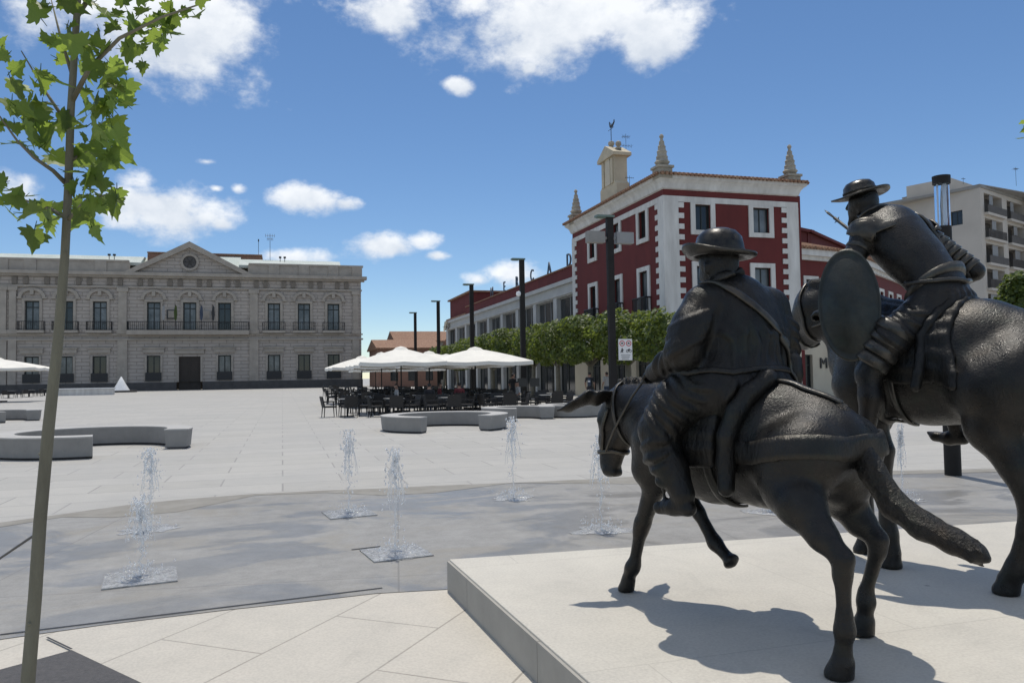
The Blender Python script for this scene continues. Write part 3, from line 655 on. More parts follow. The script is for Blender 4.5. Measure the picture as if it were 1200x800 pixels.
# ------------------------------------------------------------------ red corner house
HB = np.array([25.6, 47.3, 0.0])
hs = thing('corner_house', 'oxblood red corner house with white quoins, stone pinnacles and a bell gable', 'building', HB)
rf = Wall((21.0, 40.0), (29.95, 40.0), HB); lf = Wall((21.0, 54.6), (21.0, 40.0), HB)
def lfs(Y): return 54.6-Y
hr_up = [(2.0, 3.0, 9.85, 11.35), (5.85, 6.95, 9.83, 11.33)]; hr_lo = [(2.0, 3.0, 5.6, 7.75), (5.85, 6.95, 5.6, 7.75)]
hl_up = [(lfs(Y)-.5, lfs(Y)+.5, 9.75, 11.4) for Y in (42.7, 46.6, 50.7)]; hl_lo = [(lfs(Y)-.55, lfs(Y)+.55, 5.4, 7.75) for Y in (42.7, 46.6, 50.7)]
gr_r = [(1.6, 3.4, .02, 3.0), (5.5, 7.3, .02, 3.0)]; gr_l = [(lfs(Y)-1.2, lfs(Y)+1.2, .02, 3.1) for Y in (42.9, 46.8, 50.9)]
mb = MB(); rf.wall(mb, 0, rf.L, 4.0, 12.2, hr_up+hr_lo, .25); lf.wall(mb, 0, lf.L, 4.0, 12.2, hl_up+hl_lo, .25)
mb.box(-4.6+.3, 4.6, 7.0, 7.3, 4, 12.2); mb.box(4.3, 4.6, -7.29, 7.0, 0, 12.2); mb.build('wall', M['red'], hs)
mb = MB(); rf.wall(mb, 0, rf.L, 0, 4.0, gr_r, .3); lf.wall(mb, 0, lf.L, 0, 4.0, gr_l, .3); mb.build('ground_floor_wall', M['cream'], hs)
mb = MB()
for w in (rf, lf): w.box(mb, .0, w.L, 3.8, 4.15, .003, .14)
mb.build('string_course', M['white_render'], hs)
def quoins(w, a, sg, wd, z0=4.2, z1=11.45):
    w.box(mb, min(a, a+sg*wd), max(a, a+sg*wd), z0-.05, z1, .003, .07)
    k = 0; z = z0+.1
    while z < z1-.25:
        w.box(mb, min(a+sg*(wd+.003), a+sg*(wd+.36)), max(a+sg*(wd+.003), a+sg*(wd+.36)), z, z+.30, .003, .07); z += .62
for q_ in ((rf, -.07, 1, .98), (rf, rf.L+.04, -1, .8), (lf, lf.L-.003, -1, .62), (lf, 0, 1, .5)):
    mb = MB(); quoins(*q_); mb.build('quoin', M['white_render'], hs)
mb = MB()
rf.box(mb, -.07, rf.L+.04, 11.45, 11.78, .003, .06); lf.box(mb, 0, lf.L-.003, 11.45, 11.78, .003, .06)
mb.build('white_band', M['white_render'], hs)
for w, hh in ((rf, hr_up+hr_lo), (lf, hl_up+hl_lo)):
    for (a0, a1, z0, z1) in hh:
        mb = MB(); top = min(z1+.27, 11.448); f = .3
        w.box(mb, a0-f, a0-.003, z0-.27, top, .003, .09); w.box(mb, a1+.003, a1+f, z0-.27, top, .003, .09)
        w.box(mb, a0-.003, a1+.003, z1, top, .003, .085); w.box(mb, a0-.003, a1+.003, z0-.27, z0, .003, .10); mb.build('window_surround', M['white_render'], hs)
for w, hh in ((rf, hr_up+hr_lo), (lf, hl_up+hl_lo)):
    for i, h in enumerate(hh): w.window(hs, h, M['frame_dark'], M['glass_pale'] if i in (1, 3, 4) else M['glass_dark'], .22, .07, 1, 0)
for h in gr_r: rf.window(hs, h, M['frame_dark'], M['glass_dark'], .26, .1, 2, .7, 'shop_window')
for h in gr_l: lf.window(hs, h, M['frame_dark'], M['glass_dark'], .26, .1, 2, .7, 'shop_window')
for h in hl_lo:
    lf.balcony(hs, h[0]-.35, h[1]+.35, h[2]-.28, 1.0, .45, M['white_render'], M['iron'], .14, .1)
# cove cornice (quarter-round stack), around all sides
mb = MB(); hx0, hx1, hy0, hy1 = 21-HB[0], 29.95-HB[0], 40-HB[1], 54.6-HB[1]
prof = [(.0, 12.15), (.10, 12.2), (.14, 12.35), (.2, 12.5), (.32, 12.64), (.44, 12.72), (.46, 12.9), (.0, 12.9)]
for (r0, z0), (r1, z1) in zip(prof[:-1], prof[1:]):
    A = [(hx0-r0, hy0-r0, z0), (hx1+r0, hy0-r0, z0), (hx1+r0, hy1+r0, z0), (hx0-r0, hy1+r0, z0)]; B = [(hx0-r1, hy0-r1, z1), (hx1+r1, hy0-r1, z1), (hx1+r1, hy1+r1, z1), (hx0-r1, hy1+r1, z1)]
    mb.add(A+B, [(i, (i+1) % 4, 4+(i+1) % 4, 4+i) for i in range(4)])
mb.build('cornice', M['white_render'], hs)
def tiled_roof(parent, x0, x1, y0, y1, z, rise, ov, name='roof', step=.26):
    mb = MB(); X0, X1, Y0, Y1 = x0-ov, x1+ov, y0-ov, y1+ov; d = min(X1-X0, Y1-Y0)/2; lx, ly = X1-X0, Y1-Y0
    if lx < ly: ra, rb = ((X0+X1)/2, Y0+d), ((X0+X1)/2, Y1-d)
    else: ra, rb = (X0+d, (Y0+Y1)/2), (X1-d, (Y0+Y1)/2)
    c = [(X0, Y0, z), (X1, Y0, z), (X1, Y1, z), (X0, Y1, z), (*ra, z+rise), (*rb, z+rise)]
    mb.add(c, [(0, 1, 4), (1, 2, 5, 4), (2, 3, 5), (3, 0, 4, 5)] if lx < ly else [(0, 1, 5, 4), (1, 2, 5), (2, 3, 4, 5), (3, 0, 4)])
    mb.add([(X0, Y0, z-.002), (X1, Y0, z-.002), (X1, Y1, z-.002), (X0, Y1, z-.002)], [(3, 2, 1, 0)])
    # rows of half-round tiles down each slope
    def rows(p, q, rise_to):
        p = np.array(p, float); q = np.array(q, float); L = np.linalg.norm(q-p); n = int(L/step)
        for k in range(n+1):
            a = p+(q-p)*(k/max(n, 1)); e = rise_to(a)
            dd = (e-a); ln = np.linalg.norm(dd)
            if ln < .15: continue
            mb.tube([a-dd/ln*.06+[0, 0, .03], e+[0, 0, .03]], .105, 6)
    sl = rise/d
    def up_from(nx, ny, lim):
        def f(a):
            dist = lim(a); return np.array([a[0]+nx*dist, a[1]+ny*dist, z+dist*sl])
        return f
    rows((X0, Y0, z), (X1, Y0, z), up_from(0, 1, lambda a: max(0, min(d, a[0]-X0, X1-a[0]))))
    rows((X0, Y0, z), (X0, Y1, z), up_from(1, 0, lambda a: max(0, min(d, a[1]-Y0, Y1-a[1]))))
    rows((X1, Y0, z), (X1, Y1, z), up_from(-1, 0, lambda a: max(0, min(d, a[1]-Y0, Y1-a[1]))))
    return mb.build(name, M['tile'], parent)
tiled_roof(hs, hx0, hx1, hy0, hy1, 12.905, 1.15, .58)
def pinnacle(X, Y, sc=1.0):
    mb = MB(); c = (X-HB[0], Y-HB[1], 0); z = 13.0
    mb.box(c[0]-.42, c[0]+.42, c[1]-.42, c[1]+.42, z-.3, z+.28); mb.box(c[0]-.5, c[0]+.5, c[1]-.5, c[1]+.5, z+.283, z+.42)
    pr = [(.36, .42), (.3, .5), (.42, .62), (.48, .72), (.40, .8), (.34, .95), (.37, 1.05), (.30, 1.15), (.29, 1.3), (.32, 1.38), (.25, 1.48), (.23, 1.62), (.25, 1.7), (.18, 1.8), (.16, 1.95), (.17, 2.0), (.10, 2.1), (.08, 2.2), (.13, 2.28), (.14, 2.36), (.08, 2.46), (.0, 2.5)]
    mb.lathe([(r*sc, zz*sc) for r, zz in pr], (c[0], c[1], z), 14); return mb.build('pinnacle', M['stone_cream'], hs)
pinnacle(20.95, 39.95, .93); pinnacle(29.55, 40.0, .93); pinnacle(20.95, 53.6, .93)
# bell gable on the left roof edge
gx, gy = 21.2-HB[0], 47.4-HB[1]
mb = MB(); g = lambda x, y, z: (gx+z, gy+x, y)
mb.prism([(-1.35, 12.9), (1.35, 12.9), (1.35, 14.0), (1.05, 14.2), (1.05, 15.85), (-1.05, 15.85), (-1.05, 14.2), (-1.35, 14.0)], -.35, .55, fn=g)
gb = mb.build('bell_gable', M['gable_cream'], hs)
mb = MB(); mb.prism([(-1.35, 15.85), (1.35, 15.85), (1.35, 16.05), (0, 16.75), (-1.35, 16.05)], -.55, .75, fn=g)
for s_ in (-1, 1): mb.prism([(s_*.55, 14.1), (s_*.9, 14.1), (s_*.9, 15.75), (s_*.55, 15.75)], -.43, -.353, fn=g)
mb.build('gable_cap', M['gable_cream'], gb)
mb = MB(); mb.prism([(-.4, 14.1), (.4, 14.1), (.4, 15.6), (.28, 15.9), (0, 16.0), (-.28, 15.9), (-.4, 15.6)], -.40, -.352, fn=g); mb.build('niche', M['cream'], gb)
mb = MB(); mb.lathe([(.2, 0), (.24, .1), (.12, .2), (.22, .35), (.2, .5), (0, .62)], (gx, gy+.15, 16.6), 12); mb.lathe([(.18, 0), (.22, .1), (.1, .2), (.2, .35), (.18, .5), (0, .62)], (gx+.1, gy-.75, 16.35), 12); mb.build('finial', M['stone_cream'], gb)
mb = MB(); mb.tube([(gx, gy+.15, 17.1), (gx, gy+.15, 18.4)], .025, 5)
mb.tube([(gx, gy-.3, 18.0), (gx, gy+.6, 18.0)], .02, 4)
rooster = [(-.38, 18.5), (-.30, 18.35), (-.2, 18.3), (0, 18.25), (.15, 18.2), (.3, 18.35), (.36, 18.55), (.42, 18.5), (.38, 18.3), (.3, 18.12), (.1, 18.05), (-.1, 18.05), (-.25, 18.15), (-.45, 18.3)]
mb.prism(rooster, -.02, .02, fn=g); mb.build('weathervane', M['iron'], gb)
antenna(734, 192, 157, 49, 'aerial standing just behind the bell gable of the red house', [(.9, .12), (.6, .2)])
antenna(738, 222, 206, 46, 'short aerial on the left eave of the red house right of the bell gable', [(.85, .3)])
# ------------------------------------------------------------------ market hall
KB = np.array([27.0, 80, 0.0])
mk = thing('market_hall', 'long white market hall with grey glazed bays and red parapet beside the red house', 'building', KB)
mw = Wall((21.6, 105.0), (21.6, 54.7), KB)
piers = [54.7+.35+5.45*i for i in range(10)]
hol = []
for i in range(9):
    y0, y1 = piers[i]+.42, piers[i+1]-.42; hol.append((105.0-y1, 105.0-y0, 5.0, 7.85))
holg = [(105.0-(piers[i+1]-.42), 105.0-(piers[i]+.42), .02, 3.6) for i in range(9)]
mb = MB(); mw.wall(mb, 0, mw.L, 0, 9.08, hol+holg, .45)
mw.box(mb, 0, mw.L, 8.75, 9.08, .003, .25); mw.box(mb, 0, mw.L, 7.95, 8.1, .003, .12); mw.box(mb, 0, mw.L, 4.4, 4.7, .003, .3)
mb.box(-5.39, 11, 24.6, 24.99, 0, 9.0); mb.box(10.6, 11, -25.3, 24.59, 0, 9.0); mb.build('wall', M['grey_white'], mk)
mb = MB(); mw.box(mb, 12.5, mw.L, 9.08, 9.98, -.3, .1); mb.build('red_parapet', M['red'], mk)
mb = MB(); mw.box(mb, 12.5, mw.L, 9.98, 10.08, -.4, .2); mb.build('coping', M['tile'], mk)
mb = MB(); mw.box(mb, 12.5, mw.L, 8.9, 9.07, -11, -.31); mb.build('roof', M['concrete'], mk)
mb = MB(); mw.box(mb, 1.2, 13.6, 9.085, 11.75, -9, -.35); tb = mb.build('stair_block', M['red'], mk)
mb = MB(); mw.box(mb, .9, 13.9, 11.75, 11.95, -9.3, -.05); mb.build('block_roof', M['tile'], tb)
mb = MB(); mw.box(mb, 1.0, 12.48, 9.083, 9.3, -.34, .2); mb.build('low_coping', M['tile'], mk)
for i, h in enumerate(hol): mw.window(mk, h, M['sign_grey'] if i < 8 else M['frame_dark'], M['glass_dark'], .4, .1, 2 if i % 3 else 1, 0)
for h in holg: mw.window(mk, h, M['frame_dark'], M['glass_dark'], .42, .12, 2, .75, 'shop_window')
sg = thing('rooftop_sign', 'slim dark capital letters standing along the red parapet of the market hall', 'sign', (21.55, 68, 10.08))
def text_mesh(ch, size, depth):
    cu = bpy.data.curves.new('glyph', 'FONT'); cu.body = ch; cu.size = size; cu.extrude = depth; cu.align_x = 'CENTER'
    o = bpy.data.objects.new('glyph', cu); COL.objects.link(o); dg = bpy.context.evaluated_depsgraph_get(); dg.update()
    me = bpy.data.meshes.new_from_object(o.evaluated_get(dg)); bpy.data.objects.remove(o); return me
for ch, y in zip('MERCAD', (80.3, 75.4, 71.0, 66.3, 61.6, 56.9)):
    me = text_mesh(ch, 1.45, .05); me.materials.clear(); me.materials.append(M['letter']); o = bpy.data.objects.new('letter', me); COL.objects.link(o); o.parent = sg
    o.matrix_local = Matrix.Translation((0, y-68, 0)) @ Matrix(((0, 0, -1, 0), (-1, 0, 0, 0), (0, 1, 0, 0), (0, 0, 0, 1)))
tel = thing('wall_dish', 'pale satellite dish on the far end of the market hall roof', 'satellite dish', (21.3, 103.0, 8.3))
mb = MB(); mb.lathe([(0, 0), (.4, .05), (.75, .25), (.78, .28), (.4, .1), (0, .06)], (0, 0, 0), 16); d = mb.build('dish', M['cream'], tel); d.rotation_euler = (0, R(-80), 0); 
mb = MB(); mb.tube([(0, 0, 0), (.25, 0, -.2)], .05, 6); mb.tube([(0, 0, 0), (-.6, 0, 0)], .03, 5); mb.build('bracket', M['iron'], tel)
# ------------------------------------------------------------------ rounded red annex to the right of the house
AB = np.array([36.0, 44.0, 0.0]); az = lambda d: np.array([math.sin(R(d)), math.cos(R(d))])
P0 = np.array([30.25, 41.0]); P1 = P0+3.6*az(78); P2 = P1+2.4*az(66); P3 = P2+34*az(54)
an = thing('red_annex', 'lower red building with white eaves and cream ground floor behind the oval shield', 'building', AB)
segs = [Wall(P0, P1, AB), Wall(P1, P2, AB), Wall(P2, P3, AB)]
ww = [[(1.1, 2.0, 5.7, 7.3)], [(.7, 1.6, 5.7, 7.3)], [(x, x+1.1, 5.6, 7.4) for x in (2, 5, 8, 11, 14, 17, 20, 23, 26, 29)]]
gg = [[(.7, 1.5, .02, 2.6)], [(.3, 2.1, .02, 3.1)], [(x, x+2.4, .02, 3.1) for x in (1.0, 5, 9, 13, 17, 21, 25, 29)]]
mr_, mc_, mt_, ms_ = MB(), MB(), MB(), MB()
for w, a, g in zip(segs, ww, gg):
    w.wall(mr_, 0, w.L, 4.0, 8.5, a, .22); w.wall(mc_, 0, w.L, 0, 4.0, g, .3)
    w.box(mt_, 0, w.L, 8.5, 8.75, -.2, .2); w.box(mt_, 0, w.L, 8.75, 9.15, -.2, .45); w.box(mt_, 0, w.L, 3.9, 4.1, .003, .1)
    for (a0, a1, z0, z1) in a:
        w.box(mt_, a0-.22, a0-.003, z0-.22, z1+.22, .003, .07); w.box(mt_, a1+.003, a1+.22, z0-.22, z1+.22, .003, .07); w.box(mt_, a0, a1, z1, z1+.22, .003, .07); w.box(mt_, a0, a1, z0-.22, z0, .003, .07)
    n = int(w.L/.27)
    for k in range(n+1):
        s_ = w.L*k/n; ms_.tube([w.P(s_, .6, 9.2), w.P(s_, -2.6, 10.15)], .115, 6)
    ms_.add([w.P(0, .55, 9.17), w.P(w.L, .55, 9.17), w.P(w.L, -2.6, 10.1), w.P(0, -2.6, 10.1)], [(0, 1, 2, 3)])
    ms_.add([w.P(0, .55, 9.16), w.P(w.L, .55, 9.16), w.P(w.L, -.1, 9.16), w.P(0, -.1, 9.16)], [(0, 1, 2, 3)])
mr_.build('wall', M['red'], an); mc_.build('ground_floor_wall', M['cream'], an); mt_.build('trim', M['white_render'], an); ms_.build('roof', M['tile'], an)
mb = MB()
for w in segs: w.box(mb, 0, w.L, 9.5, 11.0, -3.2, -2.65); w.box(mb, 0, w.L, 11.0, 11.2, -3.4, -2.4)
mb.build('attic_wall', M['red'], an)
for w, a in zip(segs, ww):
    for h in a: w.window(an, h, M['frame_dark'], M['glass_dark'], .2, .07, 1, 0)
for w, a in zip(segs, gg):
    for h in a: w.window(an, h, M['frame_dark'], M['glass_dark'], .26, .09, 1, .75, 'shop_window')
me = text_mesh('M', .95, .04); me.materials.clear(); me.materials.append(M['sign_black'])
sp = segs[0].P(2.45, .05, 1.75)+AB
t = thing('wall_sign', 'dark capital M on the cream wall beside the doorway of the red annex', 'sign', sp)
o = bpy.data.objects.new('letter', me); COL.objects.link(o); o.parent = t; o.rotation_euler = (R(90), 0, R(90-78))
t = thing('shop_awning', 'slanted dark awning over the shopfront behind the horse chest', 'awning', segs[1].P(1.2, 0, 0)+AB)
mb = MB(); w = Wall(P1, P2, segs[1].P(1.2, 0, 0)+AB); mb.prism([(.01, 3.6), (.01, 3.7), (1.6, 2.95), (1.6, 2.85)], 0.05, 2.35, fn=lambda x, y, z: w.P(z, x, y)); mb.build('awning_cloth', M['red'], t)
mb = MB(); w.box(mb, .05, 2.35, 2.6, 2.85, 1.56, 1.6); mb.build('valance', M['cream'], t)
# ------------------------------------------------------------------ apartment block
Q = [atY(1060, 300, 84)[:2], atY(1152, 300, 74)[:2]]
Q2 = np.array(Q[1])+32*az(68)
BB = np.array([*Q[1], 0.0])
ap = thing('apartment_block', 'tall beige apartment block with stacked balconies rising behind the horse rider', 'building', BB)
aw = Wall(Q[0], Q[1], BB); bw = Wall(Q[1], Q2, BB)
HA = atY(1152, 217, 74)[2]; HL = atY(1062, 233, 84)[2]
mb = MB(); hole = [(aw.L*.63, aw.L*.63+1.5, HA-4.4, HA-2.6)]
aw.wall(mb, aw.L*.42, aw.L, 0, HA, hole, .25); aw.wall(mb, 0, aw.L*.42, 0, HL, [], .25); aw.box(mb, aw.L*.40, aw.L*.42, HL, HA, -14, -.003)
aw.box(mb, 0, .3, 0, HL, -14, -.3); aw.box(mb, .3, aw.L*.95, 0, HL-.01, -14, -13.7); bw.box(mb, bw.L-.3, bw.L, 0, HA-.31, -13, -.3)
bh = []
for fl in range(7):
    z = HA-3.2-fl*3.1
    for k in range(4): bh.append((1.0+k*7.2, 6.6+k*7.2, z, z+2.4))
bw.wall(mb, 0, bw.L, 0, HA-.3, bh, 1.5)
mb.build('wall', M['flat_beige'], ap)
mb = MB(); bw.box(mb, -.0, bw.L, HA-.3, HA, -14, .15); aw.box(mb, aw.L*.42, aw.L, HA, HA+.12, -14, .1); aw.box(mb, 0, aw.L*.42, HL, HL+.12, -14, .1); mb.build('roof', M['concrete'], ap)
mb = MB(); bw.box(mb, .5, 9, HA, HA+1.7, -9, -3.5); mb.build('penthouse', M['flat_beige'], ap)
aw.window(ap, hole[0], M['frame_dark'], M['glass_dark'], .2, .1, 1, 0)
for h in bh:
    mb = MB(); bw.box(mb, h[0]-.1, h[1]+.1, h[2]-.35, h[2]-.05, -1.4, .5); b = mb.build('balcony', M['flat_beige'], ap)
    mb = MB(); bw.box(mb, h[0]-.1, h[1]+.1, h[2]-.05, h[2]+.85, .42, .5) if rnd.random() < .5 else [bw.box(mb, h[0]+x, h[0]+x+.12, h[2]-.05, h[2]+1.0, .42, .5) for x in np.arange(0, h[1]-h[0], .38)]
    mb.build('railing', M['flat_dark'], b)
    mb = MB(); bw.box(mb, h[0]+.02, h[1]-.02, h[2], h[3], -1.45, -1.4); mb.build('balcony_window', M['flat_dark'], b)
    if rnd.random() < .7:
        mb = MB(); x = h[0]+rnd.uniform(.3, 3); bw.box(mb, x, x+rnd.uniform(1, 2), h[2]+rnd.uniform(.9, 1.5), h[3]-.02, -.2, -.14); mb.build('awning', M['sign_grey'], b)
antenna(1191, 218, 196, 78, 'thin aerial at the right roof edge of the beige apartment block', [(.9, .12)])
antenna(1129, 216, 208, 76, 'stubby aerial on the penthouse of the beige apartment block', [(.8, .3)])
# ------------------------------------------------------------------ lamp posts
def lamp_post(X, Y, H, label, arm=-.58, extra=None):
    t = thing('street_lamp', label, 'street lamp', (X, Y, 0), 0, 'dark lamp posts along the terrace')
    mb = MB(); mb.box(-.15, .15, -.15, .15, 0, .06); mb.box(-.13, .13, -.1, .1, .06, H-.12); mb.box(-.135, -.13, -.03, .03, .5, H-.5); mb.build('pole', M['lamp_metal'], t)
    mb = MB(); mb.box(arm, .16, -.17, .17, H-.12, H-.04); mb.box(arm+.05, -.2, -.13, .13, H-.15, H-.12); mb.build('lamp_head', M['lamp_head'], t)
    return t
LX = 12.55
LP = [(28.5, 'nearest dark lamp post carrying two floodlights and a traffic sign'), (40.4, 'dark lamp post with a small white camera dome at the right end of the parasols'),
      (52.2, 'dark lamp post rising behind the big right parasol beside the red stair block'), (64.2, 'dark lamp post second from the far end of the terrace row'), (76, 'farthest and smallest dark lamp post near the palace corner')]
lamps = [lamp_post(LX, y, 8.0 if i else 7.95, lab) for i, (y, lab) in enumerate(LP)]
for sx, lab in ((-.62, 'left'), (.62, 'right')):
    mb = MB(); z = 6.85; mb.box(sx-.36, sx+.36, -.16, .16, z-.05, z+.4); mb.box(sx-.28, sx+.28, -.17, -.16, z+.02, z+.34); mb.box(min(sx, 0)+.1, max(sx, 0)-.1, -.04, .04, z+.1, z+.2); mb.build('floodlight', M['sign_grey'] if sx > 0 else M['concrete'], lamps[0])
mb = MB(); mb.lathe([(0, 0), (.12, .02), (.15, .12), (.12, .24), (0, .28)], (-.2, 0, 5.9), 12); mb.build('camera_dome', M['white_gloss'], lamps[1])
# traffic sign on the nearest lamp
ts = atY(733, 409.5, 28.2); t = thing('traffic_sign', 'white sign with two red rings and black pictograms strapped to the nearest lamp post', 'sign', ts)
mb = MB(); mb.box(-.29, .29, 0, .035, -.42, .42); mb.build('board', M['sign_white'], t)
mb = MB(); mb.box(-.02, .02, .035, .12, -.3, -.25); mb.box(-.02, .02, .035, .12, .25, .3); mb.build('clamp', M['steel'], t)
for cx in (-.14, .14):
    mb = MB()
    for k in range(24):
        a, b = 2*math.pi*k/24, 2*math.pi*(k+1)/24
        mb.prism([(cx+.115*math.cos(a), .245+.115*math.sin(a)), (cx+.115*math.cos(b), .245+.115*math.sin(b)), (cx+.085*math.cos(b), .245+.085*math.sin(b)), (cx+.085*math.cos(a), .245+.085*math.sin(a))], -.006, 0, fn=lambda x, y, z: (x, z, y))
    mb.build('red_ring', M['sign_red'], t)
mb = MB(); P = lambda x, y, z: (x, z, y)
for cx in (-.14, .14):
    mb.prism([(cx-.05, .22), (cx+.05, .22), (cx+.03, .28), (cx-.03, .28)], -.006, 0, fn=P)
# walker with child, and a bicycle
mb.prism([(-.16, .06), (-.12, .06), (-.12, .02), (-.07, -.02), (-.09, -.04), (-.12, -.02), (-.1, -.12), (-.14, -.12), (-.15, -.05), (-.18, -.12), (-.22, -.12), (-.18, -.02)], -.006, 0, fn=P)
for cx in (.08, .21):
    for k in range(16):
        a, b = 2*math.pi*k/16, 2*math.pi*(k+1)/16
        mb.prism([(cx+.055*math.cos(a), -.06+.055*math.sin(a)), (cx+.055*math.cos(b), -.06+.055*math.sin(b)), (cx+.035*math.cos(b), -.06+.035*math.sin(b)), (cx+.035*math.cos(a), -.06+.035*math.sin(a))], -.006, 0, fn=P)
mb.prism([(.08, -.05), (.13, .03), (.19, .03), (.21, -.05), (.18, .01), (.14, -.06)], -.006, 0, fn=P)
mb.build('pictogram', M['sign_black'], t)
mb = MB()
for i, z in enumerate((-.22, -.29, -.36)): mb.box(-.2+.02*i, .2-.03*i, -.006, 0, z-.015, z+.015)
mb.build('text_line', M['sign_grey'], t)
# cylinder lamp behind the horse
cl = gnd(1117, 557); t = thing('cylinder_lamp', 'slim dark post with a clear glass lantern and dark cap behind the horse rider', 'street lamp', cl)
mb = MB(); mb.tube([(0, 0, 0), (0, 0, 3.75)], .115, 18); mb.build('pole', M['lamp_metal'], t, True); auto_smooth(kids(t)[0])
mb = MB(); mb.tube([(0, 0, 3.75), (0, 0, 4.42)], .105, 20, cap=False); mb.tube([(0, 0, 3.75), (0, 0, 4.42)], .098, 20, cap=False)
gm = bpy.data.materials.new('clear_lantern_glass'); gm.use_nodes = True; g_ = gm.node_tree.nodes['Principled BSDF']; g_.inputs['Transmission Weight'].default_value = 1; g_.inputs['Roughness'].default_value = .05; g_.inputs['IOR'].default_value = 1.1; g_.inputs['Base Color'].default_value = (.85, .92, 1, 1)
mb.build('lantern_glass', gm, t, True)
mb = MB(); mb.lathe([(0, 4.40), (.125, 4.40), (.13, 4.52), (0, 4.54)], n=20); mb.build('cap', M['lamp_metal'], t)
mb = MB(); mb.tube([(0.04, 0, 3.75), (0.04, 0, 4.4)], .02, 8); mb.tube([(-.04, .03, 3.75), (-.04, .03, 4.4)], .012, 8); mb.build('lamp_tube', M['white_gloss'], t)

# ------------------------------------------------------------------ parasols, tables and chairs
def make_parasol(W_, zr, za):
    t = thing('parasol', 'x', 'parasol', (0, 0, 0), 0, 'white square parasols over the terrace')
    mb = MB(); mb.tube([(0, 0, .08), (0, 0, za)], .035, 10); mb.build('pole', M['wicker'], t)
    mb = MB(); mb.box(-.42, .42, -.42, .42, 0, .09); mb.build('base', M['lamp_metal'], t)
    h = W_/2; n = 10; mb = MB(); ribs = [(h, h), (0, h*1.0), (-h, h), (-h, 0), (-h, -h), (0, -h), (h, -h), (h, 0)]
    rim = []
    for i in range(8):
        a, b = np.array(ribs[i]), np.array(ribs[(i+1) % 8])
        for k in range(4):
            f = k/4; rim.append(((a+(b-a)*f), math.sin(math.pi*f)))
    vs = []; m_ = len(rim)
    levels = [.06, .2, .4, .6, .8, .93, 1.0]
    for lv in levels:
        for (q, sg_) in rim:
            z = za-(za-zr)*(lv**1.25)-.05*sg_*lv
            vs.append((q[0]*lv*(1-.02*sg_*lv), q[1]*lv*(1-.02*sg_*lv), z))
    for (q, sg_) in rim: vs.append((q[0]*(1-.02*sg_), q[1]*(1-.02*sg_), zr-.05*sg_-.17))
    fs = []
    for i in range(len(levels)):
        for k in range(m_): fs.append((i*m_+k, i*m_+(k+1) % m_, (i+1)*m_+(k+1) % m_, (i+1)*m_+k))
    mb.add(vs, fs); c = mb.build('canopy', M['canvas'], t); sm = c.modifiers.new('thick', 'SOLIDIFY'); sm.thickness = .012
    mb = MB(); mb.lathe([(.0, za+.10), (.25, za+.04), (.42, za-.10), (.40, za-.12), (.0, za+.04)], n=16); mb.build('vent_cap', M['canvas'], t)
    for q in ribs:
        mb = MB(); mb.tube([(0, 0, za-.62), (q[0]*.5, q[1]*.5, za-(za-zr)*.5**1.25-.05)], .016, 5); mb.tube([(0, 0, za-.06), (q[0]*.4, q[1]*.4, za-(za-zr)*.4**1.25-.04), (q[0]*.98, q[1]*.98, zr-.04)], .016, 5); mb.build('rib', M['wicker'], t)
    return t
def make_chair():
    t = thing('terrace_chair', 'x', 'chair', (0, 0, 0), 0, 'black wicker terrace chairs')
    mb = MB(); mb.box(-.27, .27, -.26, .26, .40, .46); mb.build('seat', M['wicker'], t)
    mb = MB(); pts = [(-.29, .28), (.29, .28), (.29, .21), (-.29, .21)]
    mb.box(-.27, .27, .22, .27, .46, .86, fn=lambda x, y, z: (x, y+(z-.46)*.22, z)); mb.build('backrest', M['wicker'], t)
    for sx in (-1, 1):
        mb = MB(); mb.box(sx*.27-.02, sx*.27+.02, -.25, .26, .62, .66); mb.box(sx*.27-.02, sx*.27+.02, -.25, -.21, .46, .62); mb.build('armrest', M['wicker'], t)
        for sy in (-1, 1):
            mb = MB(); mb.tube([(sx*.24, sy*.23, .40), (sx*.26, sy*.26, 0)], [.022, .016], 6); mb.build('leg', M['steel'] if False else M['wicker'], t)
    return t
def make_table():
    t = thing('terrace_table', 'x', 'table', (0, 0, 0), 0, 'square terrace tables')
    mb = MB(); mb.box(-.36, .36, -.36, .36, .72, .75); mb.build('tabletop', M['tabletop'], t)
    mb = MB(); mb.tube([(0, 0, .03), (0, 0, .72)], .035, 8); mb.box(-.25, .25, -.25, .25, 0, .03); mb.build('pedestal', M['wicker'], t)
    return t
par0 = make_parasol(4.1, 2.28, 2.92); ch0 = make_chair(); tb0 = make_table()
par_f, ch_f, tb_f = family(par0), family(ch0), family(tb0)
used = {'p': 0, 'c': 0, 't': 0}
def put(kind, src, fam, loc, rz, label):
    if not used[kind]:
        used[kind] = 1; src.location = tuple(map(float, loc)); src.rotation_euler = (0, 0, rz); src['label'] = label; return src
    return dup(src, loc, rz, label, None, fam)
